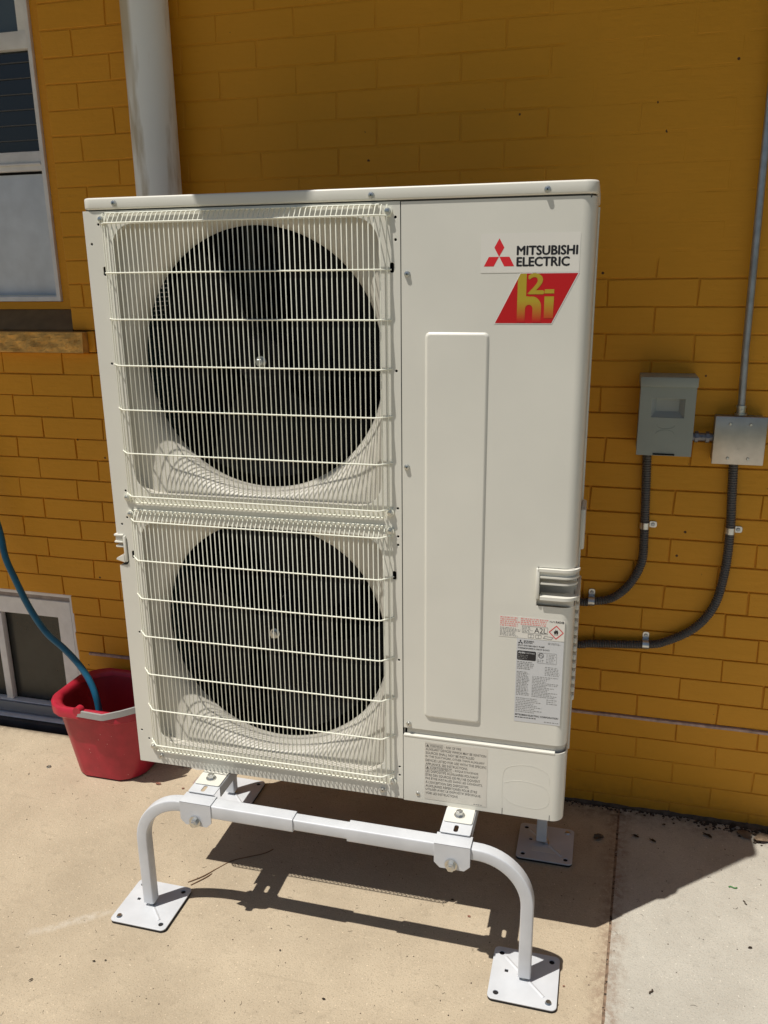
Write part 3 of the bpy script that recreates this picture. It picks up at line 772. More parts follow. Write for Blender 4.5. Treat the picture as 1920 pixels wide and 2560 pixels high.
Y2 = Y1-.0003
def arc(cx, cz, rx, rz, a0, a1, n=10): return [(cx+rx*math.cos(R(a0+(a1-a0)*i/n)), cz+rz*math.sin(R(a0+(a1-a0)*i/n))) for i in range(n+1)]
hpts = [(.9125, 1.0880), (.9125, 1.1680), (.9175, 1.1776), (.9288, 1.1776), (.9288, 1.1365)]+arc(.9400, 1.1160, .0175, .0200, 100, 0)+[(.9575, 1.0880), (.9415, 1.0880), (.9415, 1.1135)]+arc(.9345, 1.1135, .0070, .0075, 0, 180)+[(.9275, 1.0880)]
flat('letter_h', [hpts], .0001, GOLD, hi, 0, FRONT(Y2+.0001))
text('digit_2', '2', .9330, 1.1412, .0275, .0362, GOLD, hi, Y2, bold=.0035)
poly('letter_i_dot', [(.9630, 1.1415), (.9805, 1.1415), (.9805, 1.1490), (.9630, 1.1490)], GOLD, hi, Y2)
poly('letter_i', [(.9630, 1.0960), (.9800, 1.0960), (.9805, 1.1360), (.9630, 1.1360)], GOLD, hi, Y2)
# caution sticker
def greek(name, x0, z0, x1, z1, nl, m, parent, y, seed, fill=.62, full=.9):
    """rows of print too small to read: word-sized bars"""
    r_ = random.Random(seed); V_ = []; F_ = []; h = (z1-z0)/nl
    for i in range(nl):
        z = z1-h*(i+1)+h*(1-fill)/2; x = x0; xe = x0+(x1-x0)*r_.uniform(full-.25, 1)
        while x < xe:
            w2 = min(r_.uniform(.0010, .0052), xe-x); b = len(V_)
            V_ += [(x, y, z), (x+w2, y, z), (x+w2, y, z+h*fill*.8), (x, y, z+h*fill*.8)]; F_.append((b, b+1, b+2, b+3)); x += w2+r_.uniform(.0008, .0022)
    return mesh(name, (V_, F_), m, parent)
cs = sheet('caution_sticker', [(.8965, .4365), (1.0325, .4365), (1.0325, .4845), (.8965, .4845)], STICK, hp, -.0002)
greek('red_print', .8985, .4605, .9400, .4835, 5, PINKINK, cs, Y1, 1, .72, 1.1); greek('red_print', .9415, .4665, .9985, .4835, 4, PINKINK, cs, Y1, 2, .72, 1.1)
greek('small_print', .8985, .4385, .9430, .4590, 7, GREYINK, cs, Y1, 3, .55, .95)
flat('class_box', [[(.945, .4490), (.998, .4490), (.998, .4650), (.945, .4650)], [(.9454, .4494), (.9454, .4646), (.9976, .4646), (.9976, .4494)]], .0001, INK, cs, 0, FRONT(Y1))
text('class_lettering', 'A2L', .9705, .4510, .0255, .0118, INK, cs, Y1)
greek('small_print', .9465, .4505, .9680, .4635, 4, GREYINK, cs, Y1, 4, .5, .9)
text('refrigerant_lettering', 'R454B', 1.0140, .4765, .0170, .0052, INK, cs, Y1, offset=.02)
greek('small_print', 1.0010, .4770, 1.0130, .4815, 2, GREYINK, cs, Y1, 5, .6, 1)
flat('hazard_diamond', [[(1.0155, .4402), (1.0310, .4560), (1.0155, .4718), (1.0000, .4560)], [(1.0155, .4425), (1.0022, .4560), (1.0155, .4695), (1.0288, .4560)]], .0001, REDINK, cs, 0, FRONT(Y1))
poly('flame', [(1.0120, .4520), (1.0105, .4560), (1.0118, .4595), (1.0128, .4580), (1.0145, .4632), (1.0158, .4600), (1.0180, .4612), (1.0195, .4575), (1.0198, .4545), (1.0185, .4520), (1.0165, .4515), (1.0160, .4550), (1.0148, .4530), (1.0140, .4517)], INK, cs)
poly('flame_base', [(1.0108, .4500), (1.0200, .4500), (1.0200, .4506), (1.0108, .4506)], INK, cs)
for x in (.9575, .9730):
    flat('manual_symbol', [rr(x, .4388, x+.0125, .4468, .001, 2), rr(x+.0007, .4395, x+.0058, .4461, .0005, 2)[::-1], rr(x+.0066, .4395, x+.0118, .4461, .0005, 2)[::-1]], .0001, GREYINK, cs, 0, FRONT(Y1))
flat('manual_symbol', [[(.9885, .4400), (1.0060, .4385), (1.0105, .4440), (.9925, .4458)], [(.9905, .4408), (.9930, .4450), (1.0090, .4434), (1.0055, .4394)]], .0001, GREYINK, cs, 0, FRONT(Y1))
# rating label
rl = sheet('rating_label', [(.9345, .2385), (1.0325, .2385), (1.0325, .4350), (.9345, .4350)], LABELW, hp, -.00015)
for s in ([(0, .0060), (-.0018, .0030), (0, 0), (.0018, .0030)], [(-.0035, 0), (-.0053, -.0031), (-.0018, -.0031), (0, 0)], [(.0035, 0), (0, 0), (.0018, -.0031), (.0053, -.0031)]):
    poly('diamond_mark', [(.9425+a, .4270+b) for a, b in s][::-1], INK, rl)
text('label_lettering', 'MITSUBISHI', .9495, .4287, .0210, .0030, INK, rl, Y1, offset=.02)
text('label_lettering', 'ELECTRIC', .9495, .4249, .0185, .0030, INK, rl, Y1, offset=.02)
text('label_lettering', 'SPLIT-SYSTEM HEAT PUMP', .9370, .4180, .0560, .0035, INK, rl, Y1, offset=.012)
text('label_lettering', 'THERMOPOMPE À DEUX BLOCS', .9370, .4120, .0665, .0040, INK, rl, Y1, offset=.012)
flat('certified_badge', [rr(.9365, .3860, .9760, .4075, .0025, 3)], .0001, INK, rl, 0, FRONT(Y1+.0001))
text('badge_lettering', 'AHRI', .9385, .4010, .0140, .0042, LABELW, rl, Y2, offset=.03)
text('badge_lettering', 'CERTIFIED', .9535, .4012, .0200, .0030, LABELW, rl, Y2)
greek('badge_print', .9385, .3880, .9640, .3990, 3, GREYINK, rl, Y2, 9, .5, .9)
flat('listing_box', [rr(.9785, .3825, 1.0190, .4070, .002, 3), rr(.9789, .3829, 1.0186, .4066, .0018, 3)], .0001, GREYINK, rl, 0, FRONT(Y1))
flat('listing_mark', [circ(.9865, .4000, .0058, 20), circ(.9865, .4000, .0049, 20)], .0001, INK, rl, 0, FRONT(Y1))
text('listing_lettering', 'ETL', .9825, .3980, .0080, .0040, INK, rl, Y1, offset=.01)
greek('small_print', .9800, .3845, .9935, .3915, 2, GREYINK, rl, Y1, 10, .5, 1); greek('small_print', .9975, .3840, 1.0180, .4050, 6, GREYINK, rl, Y1, 11, .35, 1)
greek('small_print', .9370, .3640, .9740, .3835, 5, GREYINK, rl, Y1, 12, .6, 1); greek('small_print', .9960, .3540, 1.0270, .3760, 6, GREYINK, rl, Y1, 13, .45, 1)
greek('small_print', .9370, .3020, .9650, .3600, 16, GREYINK, rl, Y1, 14, .55, 1); greek('small_print', .9700, .3010, 1.0260, .3520, 14, GREYINK, rl, Y1, 15, .45, .75)
greek('small_print', .9370, .2610, .9960, .2980, 9, GREYINK, rl, Y1, 16, .45, .85); greek('small_print', 1.0020, .2860, 1.0260, .3000, 3, GREYINK, rl, Y1, 17, .4, 1)
greek('small_print', 1.0000, .4265, 1.0280, .4320, 2, GREYINK, rl, Y1, 18, .5, 1)
text('label_lettering', 'MITSUBISHI ELECTRIC CORPORATION', .9365, .2535, .0920, .0040, INK, rl, Y1, offset=.018)
greek('small_print', .9365, .2475, .9850, .2515, 1, INK, rl, Y1, 19, .6, 1); greek('small_print', .9990, .2425, 1.0300, .2455, 1, GREYINK, rl, Y1, 20, .6, 1)
# fire warning sticker on the lower panel
ws = sheet('fire_warning_sticker', [(.7365, .0115), (.8800, .0115), (.8800, .1610), (.7365, .1610)], mat('warning_sticker_film', (.67, .64, .57), .35), hp, -.0002)
ws.location = (0, -.003, 0)
lines = [('WARNING', 1), ('AUXILIARY DEVICES WHICH MAY BE IGNITION', .1375), ('SOURCES SHALL NOT BE INSTALLED', .1110), ('IN THE DUCTWORK, OTHER THAN AUXILIARY', .1345), ('DEVICES LISTED FOR USE WITH THE SPECIFIC', .1390), ('APPLIANCE. SEE INSTRUCTIONS.', .0970), ('AVERTISSEMENT', 2), ('LES DISPOSITIFS AUXILIAIRES POUVANT', .1215), ('ÊTRE DES SOURCES DE FEU NE DOIVENT', .1255), ('PAS ÊTRE INSTALLÉS DANS LES CONDUITS,', .1310), ("À L'EXCEPTION DES DISPOSITIFS", .0990), ('AUXILIAIRES RÉPERTORIÉS POUR ÊTRE', .1190), ('UTILISÉS AVEC LE DISPOSITIF SPÉCIFIQUE.', .1280), ('VOIR LES INSTRUCTIONS.', .0760)]
for i, (s, wd) in enumerate(lines):
    z = .1490-i*.00955; h = .0062 if not any(c in s for c in 'ÊÀÉ') else .0079
    if wd in (1, 2):
        bw_ = .030 if wd == 1 else .051
        flat('boxed_heading', [[(.7385, z-.0012), (.7485+bw_, z-.0012), (.7485+bw_, z+.0075), (.7385, z+.0075)], [(.7388, z-.0009), (.7388, z+.0072), (.7482+bw_, z+.0072), (.7482+bw_, z-.0009)]], .0001, INK2, ws, 0, FRONT(Y1))
        poly('warning_triangle', [(.7400, z+.0002), (.7472, z+.0002), (.7436, z+.0062)], INK2, ws)
        text('warning_lettering', s, .7485, z, bw_-.0015, .0058, INK2, ws, Y1)
        s2, x2, w2 = ('- RISK OF FIRE', .7500+bw_+.002, .0380) if wd == 1 else ("- RISQUE D'INCENDIE.", .7500+bw_+.002, .0580)
        text('warning_lettering', s2, x2, z, w2, .0062, INK2, ws, Y1)
    else: text('warning_lettering', s, .7390, z, wd, h, INK2, ws, Y1, offset=.004)
greek('small_print', .850, .0140, .8760, .0165, 1, GREYINK, ws, Y1, 21, .8, 1)
# scored knock-outs on the lower panel
bm = bmesh.new()
for P in (smooth_path([(.915, -.0003, .020), (.915, -.0003, .100), (.93, -.0003, .125), (.975, -.0003, .133), (1.012, -.0003, .118), (1.018, -.0003, .09)], 6), smooth_path([(.917, -.0003, .082), (.95, -.0003, .092), (1.0, -.0003, .086), (1.016, -.0003, .068), (1.016, -.0003, .040), (.99, -.0003, .026), (.94, -.0003, .030), (.918, -.0003, .045)], 6)):
    rod(bm, P, .0002, 5)
mesh('knockout_score', bm, IVORY, hp, True).location = (0, -.003, 0)
for x, z0, z1 in ((.915, -.0005, .016), (1.020, -.0005, .014)): boxo('panel_slit', (x, -.0033, z0, x+.0012, .004, z1), INK, hp)
# --- feet of the unit resting on the rails
for cx in (.210, .823):
    for (ya, yb, ys) in ((-.055, .015, -.026), (.310, .385, .355)):
        f = flat('mounting_foot', [rr(cx-.032, ya, cx+.032, yb, .004, 3), slot(cx, ys-.002, .012, .026)], .0025, IVORY, hp, .0006, UP(-.0030))
        hexbolt('foot_bolt', (cx, ys-.004, -.0005), (0, 0, 1), .0085, f, h=.009, washer=1.45)

# ================================================================ STAND
sd = tag(empty('equipment_stand'), 'white steel tube stand with square foot plates under the heat pump', 'stand')
SQ = rr(-.0140, -.0140, .0140, .0140, .0032, 3); SQ2 = rr(-.0172, -.0172, .0172, .0172, .0032, 3)
ZB = .3205; RB = .115
def legpath(x, y, sgn):
    P = [Vector((x, y, .0195)), Vector((x, y, ZB-RB))]
    for i in range(1, 15):
        a = R(90*i/14); P.append(Vector((x+sgn*(RB-RB*math.cos(a)), y, ZB-RB+RB*math.sin(a))))
    P.append(Vector((x+sgn*(RB+.09), y, ZB))); return P
YF, YR = -.704, -.228
XL, XR = .063, .997
for y in (YF, YR):
    for x, s in ((XL, 1), (XR, -1)):
        bm = bmesh.new(); sweep(bm, legpath(x, y, s), SQ); mesh('leg', bm, WHITE, sd, True)
    for x0, x1 in ((.250, .462), (.592, .800)):
        bm = bmesh.new(); sweep(bm, [(x0, y, ZB), (x1, y, ZB)], SQ2); mesh('outer_sleeve', bm, WHITE, sd, True)
    bm = bmesh.new(); sweep(bm, [(.24, y, ZB), (.81, y, ZB)], SQ); mesh('cross_bar', bm, WHITE, sd, True)
for cx in (.219, .832):
    for y, s in ((YF, -1), (YR, 1)):
        bm = bmesh.new()
        yo = y+s*.0195
        box(bm, cx-.040, y-.0195, ZB+.0177, cx+.040, y+.0195, ZB+.0202, .0008)
        outl = [(cx-.040, ZB+.0200), (cx-.040, .292), (cx-.027, .279), (cx+.027, .279), (cx+.040, .292), (cx+.040, ZB+.0200)]
        c = mesh('clamp_saddle', bm, WHITE, sd, True)
        flat('clamp_cheek', [outl[::-1]], .0025, WHITE, c, .0007, FRONT(yo+(.0025 if s < 0 else 0)))
        flat('clamp_cheek', [outl[::-1]], .0025, WHITE, c, .0007, FRONT(y-s*.0195+(.0025 if s > 0 else 0)))
        hexbolt('clamp_bolt', (cx-.001, yo+s*.002, .2925), (0, s, 0), .0095, c, h=.010, washer=1.5)
    # slotted cross rail
    hl = [slot(cx, y_, .010, .024) for y_ in (-.672, -.632, -.590, -.54, -.49, -.44, -.39, -.34, -.30, -.258)]
    rail = flat('cross_rail', [rr(cx-.034, -.690, cx+.034, -.240, .003, 2)]+hl, .0025, WHITE, sd, .0006, UP(.3442))
    bm = bmesh.new(); box(bm, cx-.034, -.655, .318, cx-.0318, -.262, .3440); box(bm, cx+.0318, -.655, .318, cx+.034, -.262, .3440)
    mesh('rail_flange', bm, WHITE, rail)
def plate(x, y, rot, holes_filled, label=None):
    r0 = empty('foot_plate', (x, y, 0), rot); r0.parent = sd
    hs = [circ(a*.057, b*.057, .0062, 14) for a in (-1, 1) for b in (-1, 1)]+[rr(-.045, .008-.004, -.037, .008+.004, .0005, 1)]
    # top sheet and rubber pad are pieces of the same plate
    flat('plate_sheet', [rr(-.075, -.075, .075, .075, .012, 6)]+hs, .003, WHITE, r0, .0008, UP(.0062))
    flat('rubber_pad', [rr(-.0745, -.0745, .0745, .0745, .012, 6)], .006, RUBBER, r0, 0, UP(0.0005))
    bm = bmesh.new()
    for a, b in ((-1, 1), (1, -1)):
        P0 = Vector((a*.012, b*.012, .0090)); P1 = Vector((a*.046, b*.046, .0090)); sweep(bm, [P0, (P0+P1)/2, P1], [(0, -.0048), (.0024, 0), (0, .0048), (-.001, 0)])
    mesh('stiffening_rib', bm, WHITE, r0, True)
    bm = bmesh.new(); cyl(bm, (0, 0, .009), (0, 0, .0215), .0075, 6); cyl(bm, (0, 0, .009), (0, 0, .024), .005, 12); cyl(bm, (0, 0, .0091), (0, 0, .0108), .0105, 18)
    mesh('levelling_nut', bm, ZINC, r0)
    for a, b in holes_filled:
        bm = bmesh.new(); cyl(bm, (a*.057, b*.057, .0092), (a*.057, b*.057, .0125), .0078, 16, .0055); mesh('anchor_head', bm, ZINC, r0, True)
    return r0
plate(XL+.002, YF-.002, 0, [(-1, -1)])
plate(XR, YF+.001, 0, [(1, -1)])
br = plate(1.0085, -.231, 0, [(1, 1)])
flat('maker_sticker', [[(-.035, -.040), (.043, -.040), (.043, -.020), (-.035, -.020)]], .0003, mat('worn_sticker', (.66, .65, .62), .5), br, 0, UP(.0092))
plate(.067, -.224, R(0), [(-1, -1)])

# ================================================================ ELECTRICS
db = tag(empty('disconnect_box', (1.2425, 0, 1.085)), 'grey metal disconnect box mounted on the ochre wall', 'electrical box')
boxo('enclosure', (-.064, -.063, .003, .064, -.0005, .188), GREYBOX, db, .002)
bm = bmesh.new()
for b_ in ((-.064, -.0810, .003, -.0625, -.0635, .188), (.0625, -.0810, .003, .064, -.0635, .188), (-.0620, -.0810, .003, .0620, -.0635, .0045)): box(bm, *b_)
mesh('enclosure_rim', bm, GREYBOX, db)
flat('cover', [[(-.0655, 0), (.0655, 0), (.0655, .173), (-.0655, .173)], [(-.037, .096), (-.037, .143), (.041, .143), (.041, .096)]], .003, GREYBOX, db, .0006, FRONT(-.0845))
boxo('hood', (-.0675, -.094, .172, .0675, -.0002, .196), GREYBOX, db, .002)
bm = bmesh.new()      # recessed pull: slopes inward
O = [(-.037, -.0847, .096), (.041, -.0847, .096), (.041, -.0847, .143), (-.037, -.0847, .143)]; I = [(-.025, -.068, .109), (.029, -.068, .109), (.029, -.068, .139), (-.025, -.068, .139)]
vo = [bm.verts.new(p) for p in O]; vi = [bm.verts.new(p) for p in I]; bm.faces.new(vi)
for i in range(4): bm.faces.new((vo[i], vo[(i+1) % 4], vi[(i+1) % 4], vi[i]))
mesh('finger_recess', bm, mat('grey_enamel_skylit', (.36, .385, .37), .25), db)  # paler enamel copy, sky brightness on the slopes put into the colour
boxo('hasp', (-.026, -.0905, .002, .026, -.0875, .0055), BLACK, db, .0008)
bm = bmesh.new(); rod(bm, [(a, -.0878, b) for a, b in arc(0, .055, .022, .010, 0, 180, 12)], .0006, 5); rod(bm, [(a, -.0878, b) for a, b in arc(0, .078, .022, .010, 180, 360, 12)], .0006, 5)
mesh('embossed_mark', bm, GREYBOX, db, True)
jb = tag(empty('junction_box', (1.4205, 0, 1.063)), 'square stainless steel junction box right of the grey disconnect box', 'electrical box')
boxo('box_body', (-.057, -.050, .003, .057, -.0005, .117), EMT, jb, .002)
boxo('cover_plate', (-.0605, -.056, 0, .0605, -.0505, .121), STEEL, jb, .0027)
for x, z in ((-.0245, .102), (.0225, .102), (-.0235, .016), (.0235, .016)):
    bm = bmesh.new(); cyl(bm, (x, -.056, z), (x, -.0585, z), .0040, 14, .0028); s_ = mesh('cover_screw', bm, ZINC, jb, True)
text('stamped_mark', 'UL', -.006, .038, .011, .008, mat('etched_mark', (.62, .58, .50), .6), jb, -.0563)
bm = bmesh.new(); cyl(bm, (1.306, -.032, 1.126), (1.366, -.032, 1.126), .0105, 20); cyl(bm, (1.318, -.032, 1.126), (1.326, -.032, 1.126), .0145, 8); cyl(bm, (1.344, -.032, 1.126), (1.352, -.032, 1.126), .0145, 8)
cyl(bm, (1.335, -.042, 1.126), (1.335, -.047, 1.126), .003, 10)
tag(mesh('conduit_nipple', bm, mat('dull_zinc', (.22, .22, .24), .5, metal=.8), None, True), 'short zinc connector joining the grey box to the steel box', 'pipe fitting')
bm = bmesh.new(); rod(bm, [(1.4210, -.028, 1.186), (1.4165, -.025, 1.34), (1.4125, -.022, 1.74), (1.4115, -.021, 1.95), (1.4100, -.021, 2.75)], .0088, 16)
pipe = mesh('steel_conduit', bm, EMT, None, True); tag(pipe, 'thin straight galvanised conduit rising from the junction box', 'conduit')
bm = bmesh.new(); cyl(bm, (1.421, -.028, 1.1838), (1.421, -.028, 1.189), .0155, 24); cyl(bm, (1.421, -.028, 1.189), (1.4205, -.028, 1.207), .0115, 20); cyl(bm, (1.4205, -.028, 1.203), (1.4205, -.028, 1.208), .013, 20); cyl(bm, (1.421, -.040, 1.197), (1.421, -.044, 1.197), .0032, 10)
mesh('compression_fitting', bm, ZINC, pipe, True)
def flex(pts, label, r_=.0112):
    P = resample(smooth_path([Vector((x, -.016, z)) for x, z in pts], 10), .0013)
    sc = [1+.075*math.sin(2*math.pi*i*.0013/.0065) for i in range(len(P))]
    bm = bmesh.new(); sweep(bm, P, circ(0, 0, r_, 14), True, sc)
    return tag(mesh('flexible_conduit', bm, CONDUIT, None, True), label, 'conduit', 'grey ribbed conduits running to the unit')
flex([(1.2065, 1.087), (1.2105, 1.0), (1.2150, .884), (1.2165, .844), (1.2150, .775), (1.1880, .710), (1.1450, .666), (1.0920, .651), (1.0600, .6465), (.93, .645)], 'short grey ribbed conduit curving down from the grey disconnect box')
flex([(1.4180, 1.066), (1.4230, .97), (1.4275, .884), (1.4262, .774), (1.4090, .670), (1.3640, .598), (1.2930, .551), (1.2420, .537), (1.1000, .524), (1.0600, .5175), (.93, .515)], 'long grey ribbed conduit curving down from the steel junction box')
def strap(x, z, vert, label):
    """one-hole strap: a half ring over the conduit with an ear screwed to the wall"""
    e = empty('conduit_strap', (x, 0, z), 0)
    bm = bmesh.new(); n = 10; w2 = .0085; R_ = .0128; prev = None
    for i in range(n+1):
        a = R(180*i/n); q = (R_*math.cos(a), -.016-R_*math.sin(a))
        pt = [(q[0], q[1], -w2), (q[0], q[1], w2), (q[0]*.88, -.016+(q[1]+.016)*.88, w2), (q[0]*.88, -.016+(q[1]+.016)*.88, -w2)]
        vs = [bm.verts.new(p) for p in pt]
        if prev:
            for j in range(4): bm.faces.new((prev[j], prev[(j+1) % 4], vs[(j+1) % 4], vs[j]))
        prev = vs
    box(bm, R_-.0014, -.016, -w2, R_, -.002, w2)
    mesh('strap_band', bm, ZINC, e, True)
    flat('strap_ear', [rr(R_-.001, -w2, R_+.019, w2, .0055, 5), circ(R_+.009, 0, .003, 10)], .0016, ZINC, e, .0003, FRONT(-.0012))
    bm = bmesh.new(); cyl(bm, (R_+.009, -.0028, 0), (R_+.009, -.0062, 0), .0052, 14, .0042); mesh('strap_screw', bm, EMT, e, True)
    if vert: e.rotation_euler = (0, -R(90), 0)
    tag(e, label, 'pipe strap', 'zinc straps holding the conduits'); return e
strap(1.2152, .880, False, 'zinc strap on the vertical run of the short conduit')
strap(1.4272, .880, False, 'zinc strap on the vertical run of the long conduit')
strap(1.0905, .6510, True, 'zinc strap on the short conduit beside the unit')
strap(1.2425, .5370, True, 'zinc strap on the bottom run of the long conduit')

# ================================================================ BUCKET AND HOSE
bk = tag(empty('bucket', (-.372, -.152, .001)), 'red plastic mop bucket with grey handle standing left of the unit', 'bucket')
def octo(hx, hy, ch, n=5):
    """rounded box with generous chamfered corners"""
    out = []
    for sx_, sy_, a0 in ((1, 1, 0), (-1, 1, 90), (-1, -1, 180), (1, -1, 270)):
        for i in range(n+1):      # blend of an arc and a straight chamfer
            a = R(a0+90*i/n); t = i/n; c, s_ = math.cos(a), math.sin(a)
            e0 = (math.cos(R(a0)), math.sin(R(a0))); e1 = (math.cos(R(a0+90)), math.sin(R(a0+90)))
            lx, ly = e0[0]*(1-t)+e1[0]*t, e0[1]*(1-t)+e1[1]*t; k = .42
            out.append((sx_*(hx-ch)+ch*(c*(1-k)+lx*k), sy_*(hy-ch)+ch*(s_*(1-k)+ly*k)))
    return out
def loftb(bm, prof, ch, nn=3):
    rings = []
    for cx, hx, hy, z in prof: rings.append([bm.verts.new((cx+a, b, z)) for a, b in octo(hx, hy, ch, nn)])
    n = len(rings[0])
    for a, b in zip(rings, rings[1:]):
        for i in range(n): bm.faces.new((a[i], a[(i+1) % n], b[(i+1) % n], b[i]))
    return rings
bm = bmesh.new()
r_ = loftb(bm, [(.0, .112, .092, .0), (.0, .120, .099, .006), (0, .150, .124, .236)], .060, 3); bm.faces.new(r_[0][::-1])
mesh('bucket_body', bm, RED, bk, True)
bm = bmesh.new()
loftb(bm, [(0, .1475, .1215, .224), (0, .158, .131, .224), (0, .168, .140, .232), (0, .168, .140, .257), (0, .163, .135, .263), (0, .152, .126, .262), (0, .145, .119, .254), (0, .143, .117, .245)], .070)
mesh('bucket_rim', bm, RED, bk, True)
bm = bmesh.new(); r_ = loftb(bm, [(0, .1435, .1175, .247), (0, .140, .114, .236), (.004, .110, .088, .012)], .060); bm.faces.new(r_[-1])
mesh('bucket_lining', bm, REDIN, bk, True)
bm = bmesh.new()      # handle folded down over the front rim
HP = [Vector(p) for p in ((-.032, -.1450, .254), (-.024, -.1465, .256), (.055, -.1475, .254), (.062, -.1470, .2545), (.115, -.132, .266), (.165, -.09, .270))]
sweep(bm, HP, [(-.0095, -.0035), (.0095, -.0035), (.0095, .0035), (-.0095, .0035)])
mesh('bucket_handle', bm, HANDLE, bk, True)
rc = random.Random(5); bm = bmesh.new()
for i in range(16):
    x, z = rc.uniform(-.07, .11), rc.uniform(.03, .18); y = -.099-.025*(z-.006)/.23-.0004; q = rc.choice((.0005, .0007, .0014))
    a = [bm.verts.new((x+q*rc.uniform(.5, 1.4)*math.cos(t), y-.0002, z+q*rc.uniform(.5, 1.4)*math.sin(t))) for t in (0, 1.2, 2.4, 3.6, 4.9)]; bm.faces.new(a)
mesh('scuff_mark', bm, mat('pale_scuff', (.70, .42, .40), .7), bk)
bm = bmesh.new(); cyl(bm, (-.026, -.128, .262), (-.026, -.150, .262), .014, 20); mesh('handle_pivot', bm, RED, bk, True)
hp_ = [(-.86, -.02, 1.20), (-.838, -.05, 1.0), (-.812, -.06, .85), (-.789,-.060,.734),(-.765,-.080,.658),(-.734,-.090,.594),(-.683,-.100,.495),(-.623,-.110,.418),(-.553,-.120,.370),(-.495,-.130,.321),(-.455,-.140,.270),(-.432,-.150,.212),(-.425, -.15, .12), (-.41, -.14, .03)]
bm = bmesh.new(); rod(bm, smooth_path(hp_, 8), .0105, 16); tag(mesh('garden_hose', bm, HOSE, None, True), 'blue garden hose hanging down into the red bucket', 'hose')

# ================================================================ DEBRIS
def leaf(name, x, y, s, rot, m, label, cat='leaf', curl=.3, z=.002, asp=.6, group=None):
    if name == 'leaf_crumb': s *= .72
    r2 = random.Random(int(x*1e4)); bm = bmesh.new(); n = 10; c = bm.verts.new((0, 0, s*curl*.35)); ring_ = []
    for i in range(n):
        a = 2*math.pi*i/n; q = s*(.75+.35*r2.random()); ring_.append(bm.verts.new((q*math.cos(a), q*math.sin(a)*asp, abs(s*curl*math.sin(a*1+r2.random()))*.6)))
    for i in range(n): bm.faces.new((c, ring_[i], ring_[(i+1) % n]))
    bmesh.ops.solidify(bm, geom=bm.faces[:], thickness=.0008)
    o = mesh(name, bm, m, None, False); o.location = (x, y, z); o.rotation_euler = (0, 0, R(rot)); return tag(o, label, cat, group)
def stick(name, x, y, L_, rot, r_, m, label, cat, group=None, z=None):
    bm = bmesh.new(); P = [Vector((-L_/2+L_*i/5, .12*L_*math.sin(i*1.3), .0)) for i in range(6)]; rod(bm, P, r_, 6)
    o = mesh(name, bm, m, None, True); o.location = (x, y, z or r_+.0004); o.rotation_euler = (0, 0, R(rot)); return tag(o, label, cat, group)
leaf('dry_leaf', 1.545, -.050, .026, -30, TAN, 'large tan leaf flake beside the wall at the right edge', curl=.5)
leaf('dry_leaf', 1.590, -.062, .030, 25, TAN, 'crumpled pale leaf at the far right of the wall foot', curl=.6)
leaf('dry_leaf', 1.520, -.020, .016, 60, DRYDARK, 'small dark leaf tucked against the wall foot near the tan flakes', curl=.5)
leaf('seed_pod', 1.445, -.080, .016, -35, DRYDARK, 'dark pod under the wall, left of the pale leaves', 'seed pod', .5, asp=.35)
leaf('seed_pod', 1.250, -.132, .011, -30, DRYDARK, 'left of two dark pods just right of the slab joint', 'seed pod', .6, asp=.4)
leaf('seed_pod', 1.296, -.140, .011, -40, DRYDARK, 'right of two dark pods just right of the slab joint', 'seed pod', .6, asp=.4)
leaf('seed_pod', 1.330, -.060, .006, 10, DRYDARK, 'tiny dark pod close to the wall foot', 'seed pod', .6, asp=.6)
leaf('stone_chip', 1.150, -.165, .019, 40, mat('tan_chip', (.20, .16, .11), .9), 'tan stone chip between rear foot plate and slab joint', 'stone chip', .7)
leaf('stone_chip', 1.200, -.215, .006, 20, mat('pale_chip', (.45, .42, .38), .8), 'tiny pale stone chip lying on the slab joint', 'stone chip', .7)
leaf('paper_scrap', -.070, -.185, .030, 70, mat('pinkish_paper', (.52, .40, .35), .8), 'pinkish paper scrap beside the left rail of the stand', 'paper scrap', .2, asp=.5)
leaf('reddish_chip', -.188, -.232, .010, 0, PINKCHIP, 'small reddish chip on sunny concrete by the bucket shadow', 'chip', .4)
leaf('reddish_chip', -.156, -.120, .014, 40, PINKCHIP, 'reddish chip lying inside the shadow right of the bucket', 'chip', .4)
leaf('reddish_chip', -.100, -.235, .005, 40, PINKCHIP, 'tiny reddish chip near the paper scrap', 'chip', .4)
stick('green_scrap', 1.488, -.280, .020, 5, .0018, GREEN, 'small green plastic scrap on the grey slab', 'plastic scrap')
stick('dark_twig', 1.510, -.330, .014, -60, .0016, DRYDARK, 'dark twig piece beside the green scrap', 'twig')
stick('dark_twig', 1.271, -.668, .014, 65, .0020, DRYDARK, 'dark twig piece on the grey slab near the bottom edge', 'twig')
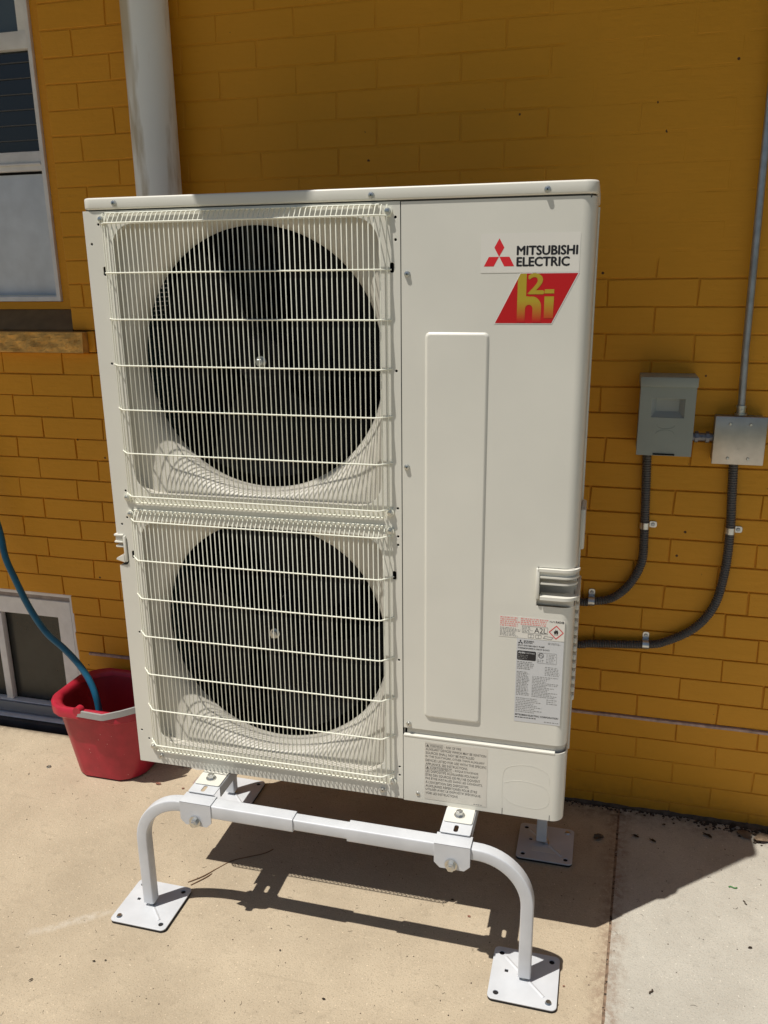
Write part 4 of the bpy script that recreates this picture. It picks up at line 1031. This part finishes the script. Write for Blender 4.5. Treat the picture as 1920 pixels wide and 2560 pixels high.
leaf('leaf_crumb', 1.500, -.482, .007, 15, DRYDARK, 'dark leaf crumb on the grey slab at the right', 'leaf', .6)
leaf('leaf_crumb', 1.084, -.700, .004, 15, PINKCHIP, 'brown crumb touching the right front foot plate', 'leaf', .6)
leaf('leaf_crumb', -.085, -.980, .008, 55, DRYDARK, 'dark curled leaf crumb at the lower left', 'leaf', .7, asp=.35)
leaf('leaf_crumb', .023, -.897, .005, 15, DRYDARK, 'left of two dark crumbs below the left foot plate', 'leaf', .6)
leaf('leaf_crumb', .048, -.888, .004, 45, DRYDARK, 'right of two dark crumbs below the left foot plate', 'leaf', .6)
leaf('leaf_crumb', .432, -.760, .004, 80, DRYDARK, 'small dark crumb in front of the bar shadow', 'leaf', .6)
leaf('leaf_crumb', .576, -.864, .006, 5, DRYDARK, 'dark crumb on sunny concrete at the bottom middle', 'leaf', .6)
leaf('leaf_crumb', .795, -.500, .007, 10, DRYDARK, 'dark crumb in the unit shadow near its edge', 'leaf', .5)
leaf('leaf_crumb', .846, -.545, .006, 5, PINKCHIP, 'orange brown crumb in the sunlit gap of the stand shadow', 'leaf', .5)
leaf('leaf_crumb', -.62, -.285, .004, 5, DRYDARK, 'small dark crumb left of the bucket', 'leaf', .5)
bm = bmesh.new(); ret = bmesh.ops.create_circle(bm, cap_ends=False, segments=20, radius=.008); bm.free()
flat('steel_washer', [circ(-.583, -.233, .0075, 18), circ(-.583, -.233, .0032, 12)], .002, ZINC, None, .0003, UP(.0006))
tag(bpy.data.objects['steel_washer'], 'small steel washer on the concrete in front of the bucket', 'washer')
for pts, lb in (([(.112, -.606), (.140, -.577), (.165, -.535), (.190, -.500), (.225, -.478), (.262, -.452), (.280, -.43)], 'thin brown twig lying across the unit shadow edge'), ([(.124, -.614), (.149, -.580), (.158, -.560)], 'short brown twig beside the left front foot plate')):
    bm = bmesh.new(); rod(bm, smooth_path([Vector((x, y, .0016+.001*math.sin(i*2))) for i, (x, y) in enumerate(pts)], 5), .0013, 5)
    tag(mesh('twig', bm, TWIG, None, True), lb, 'twig')
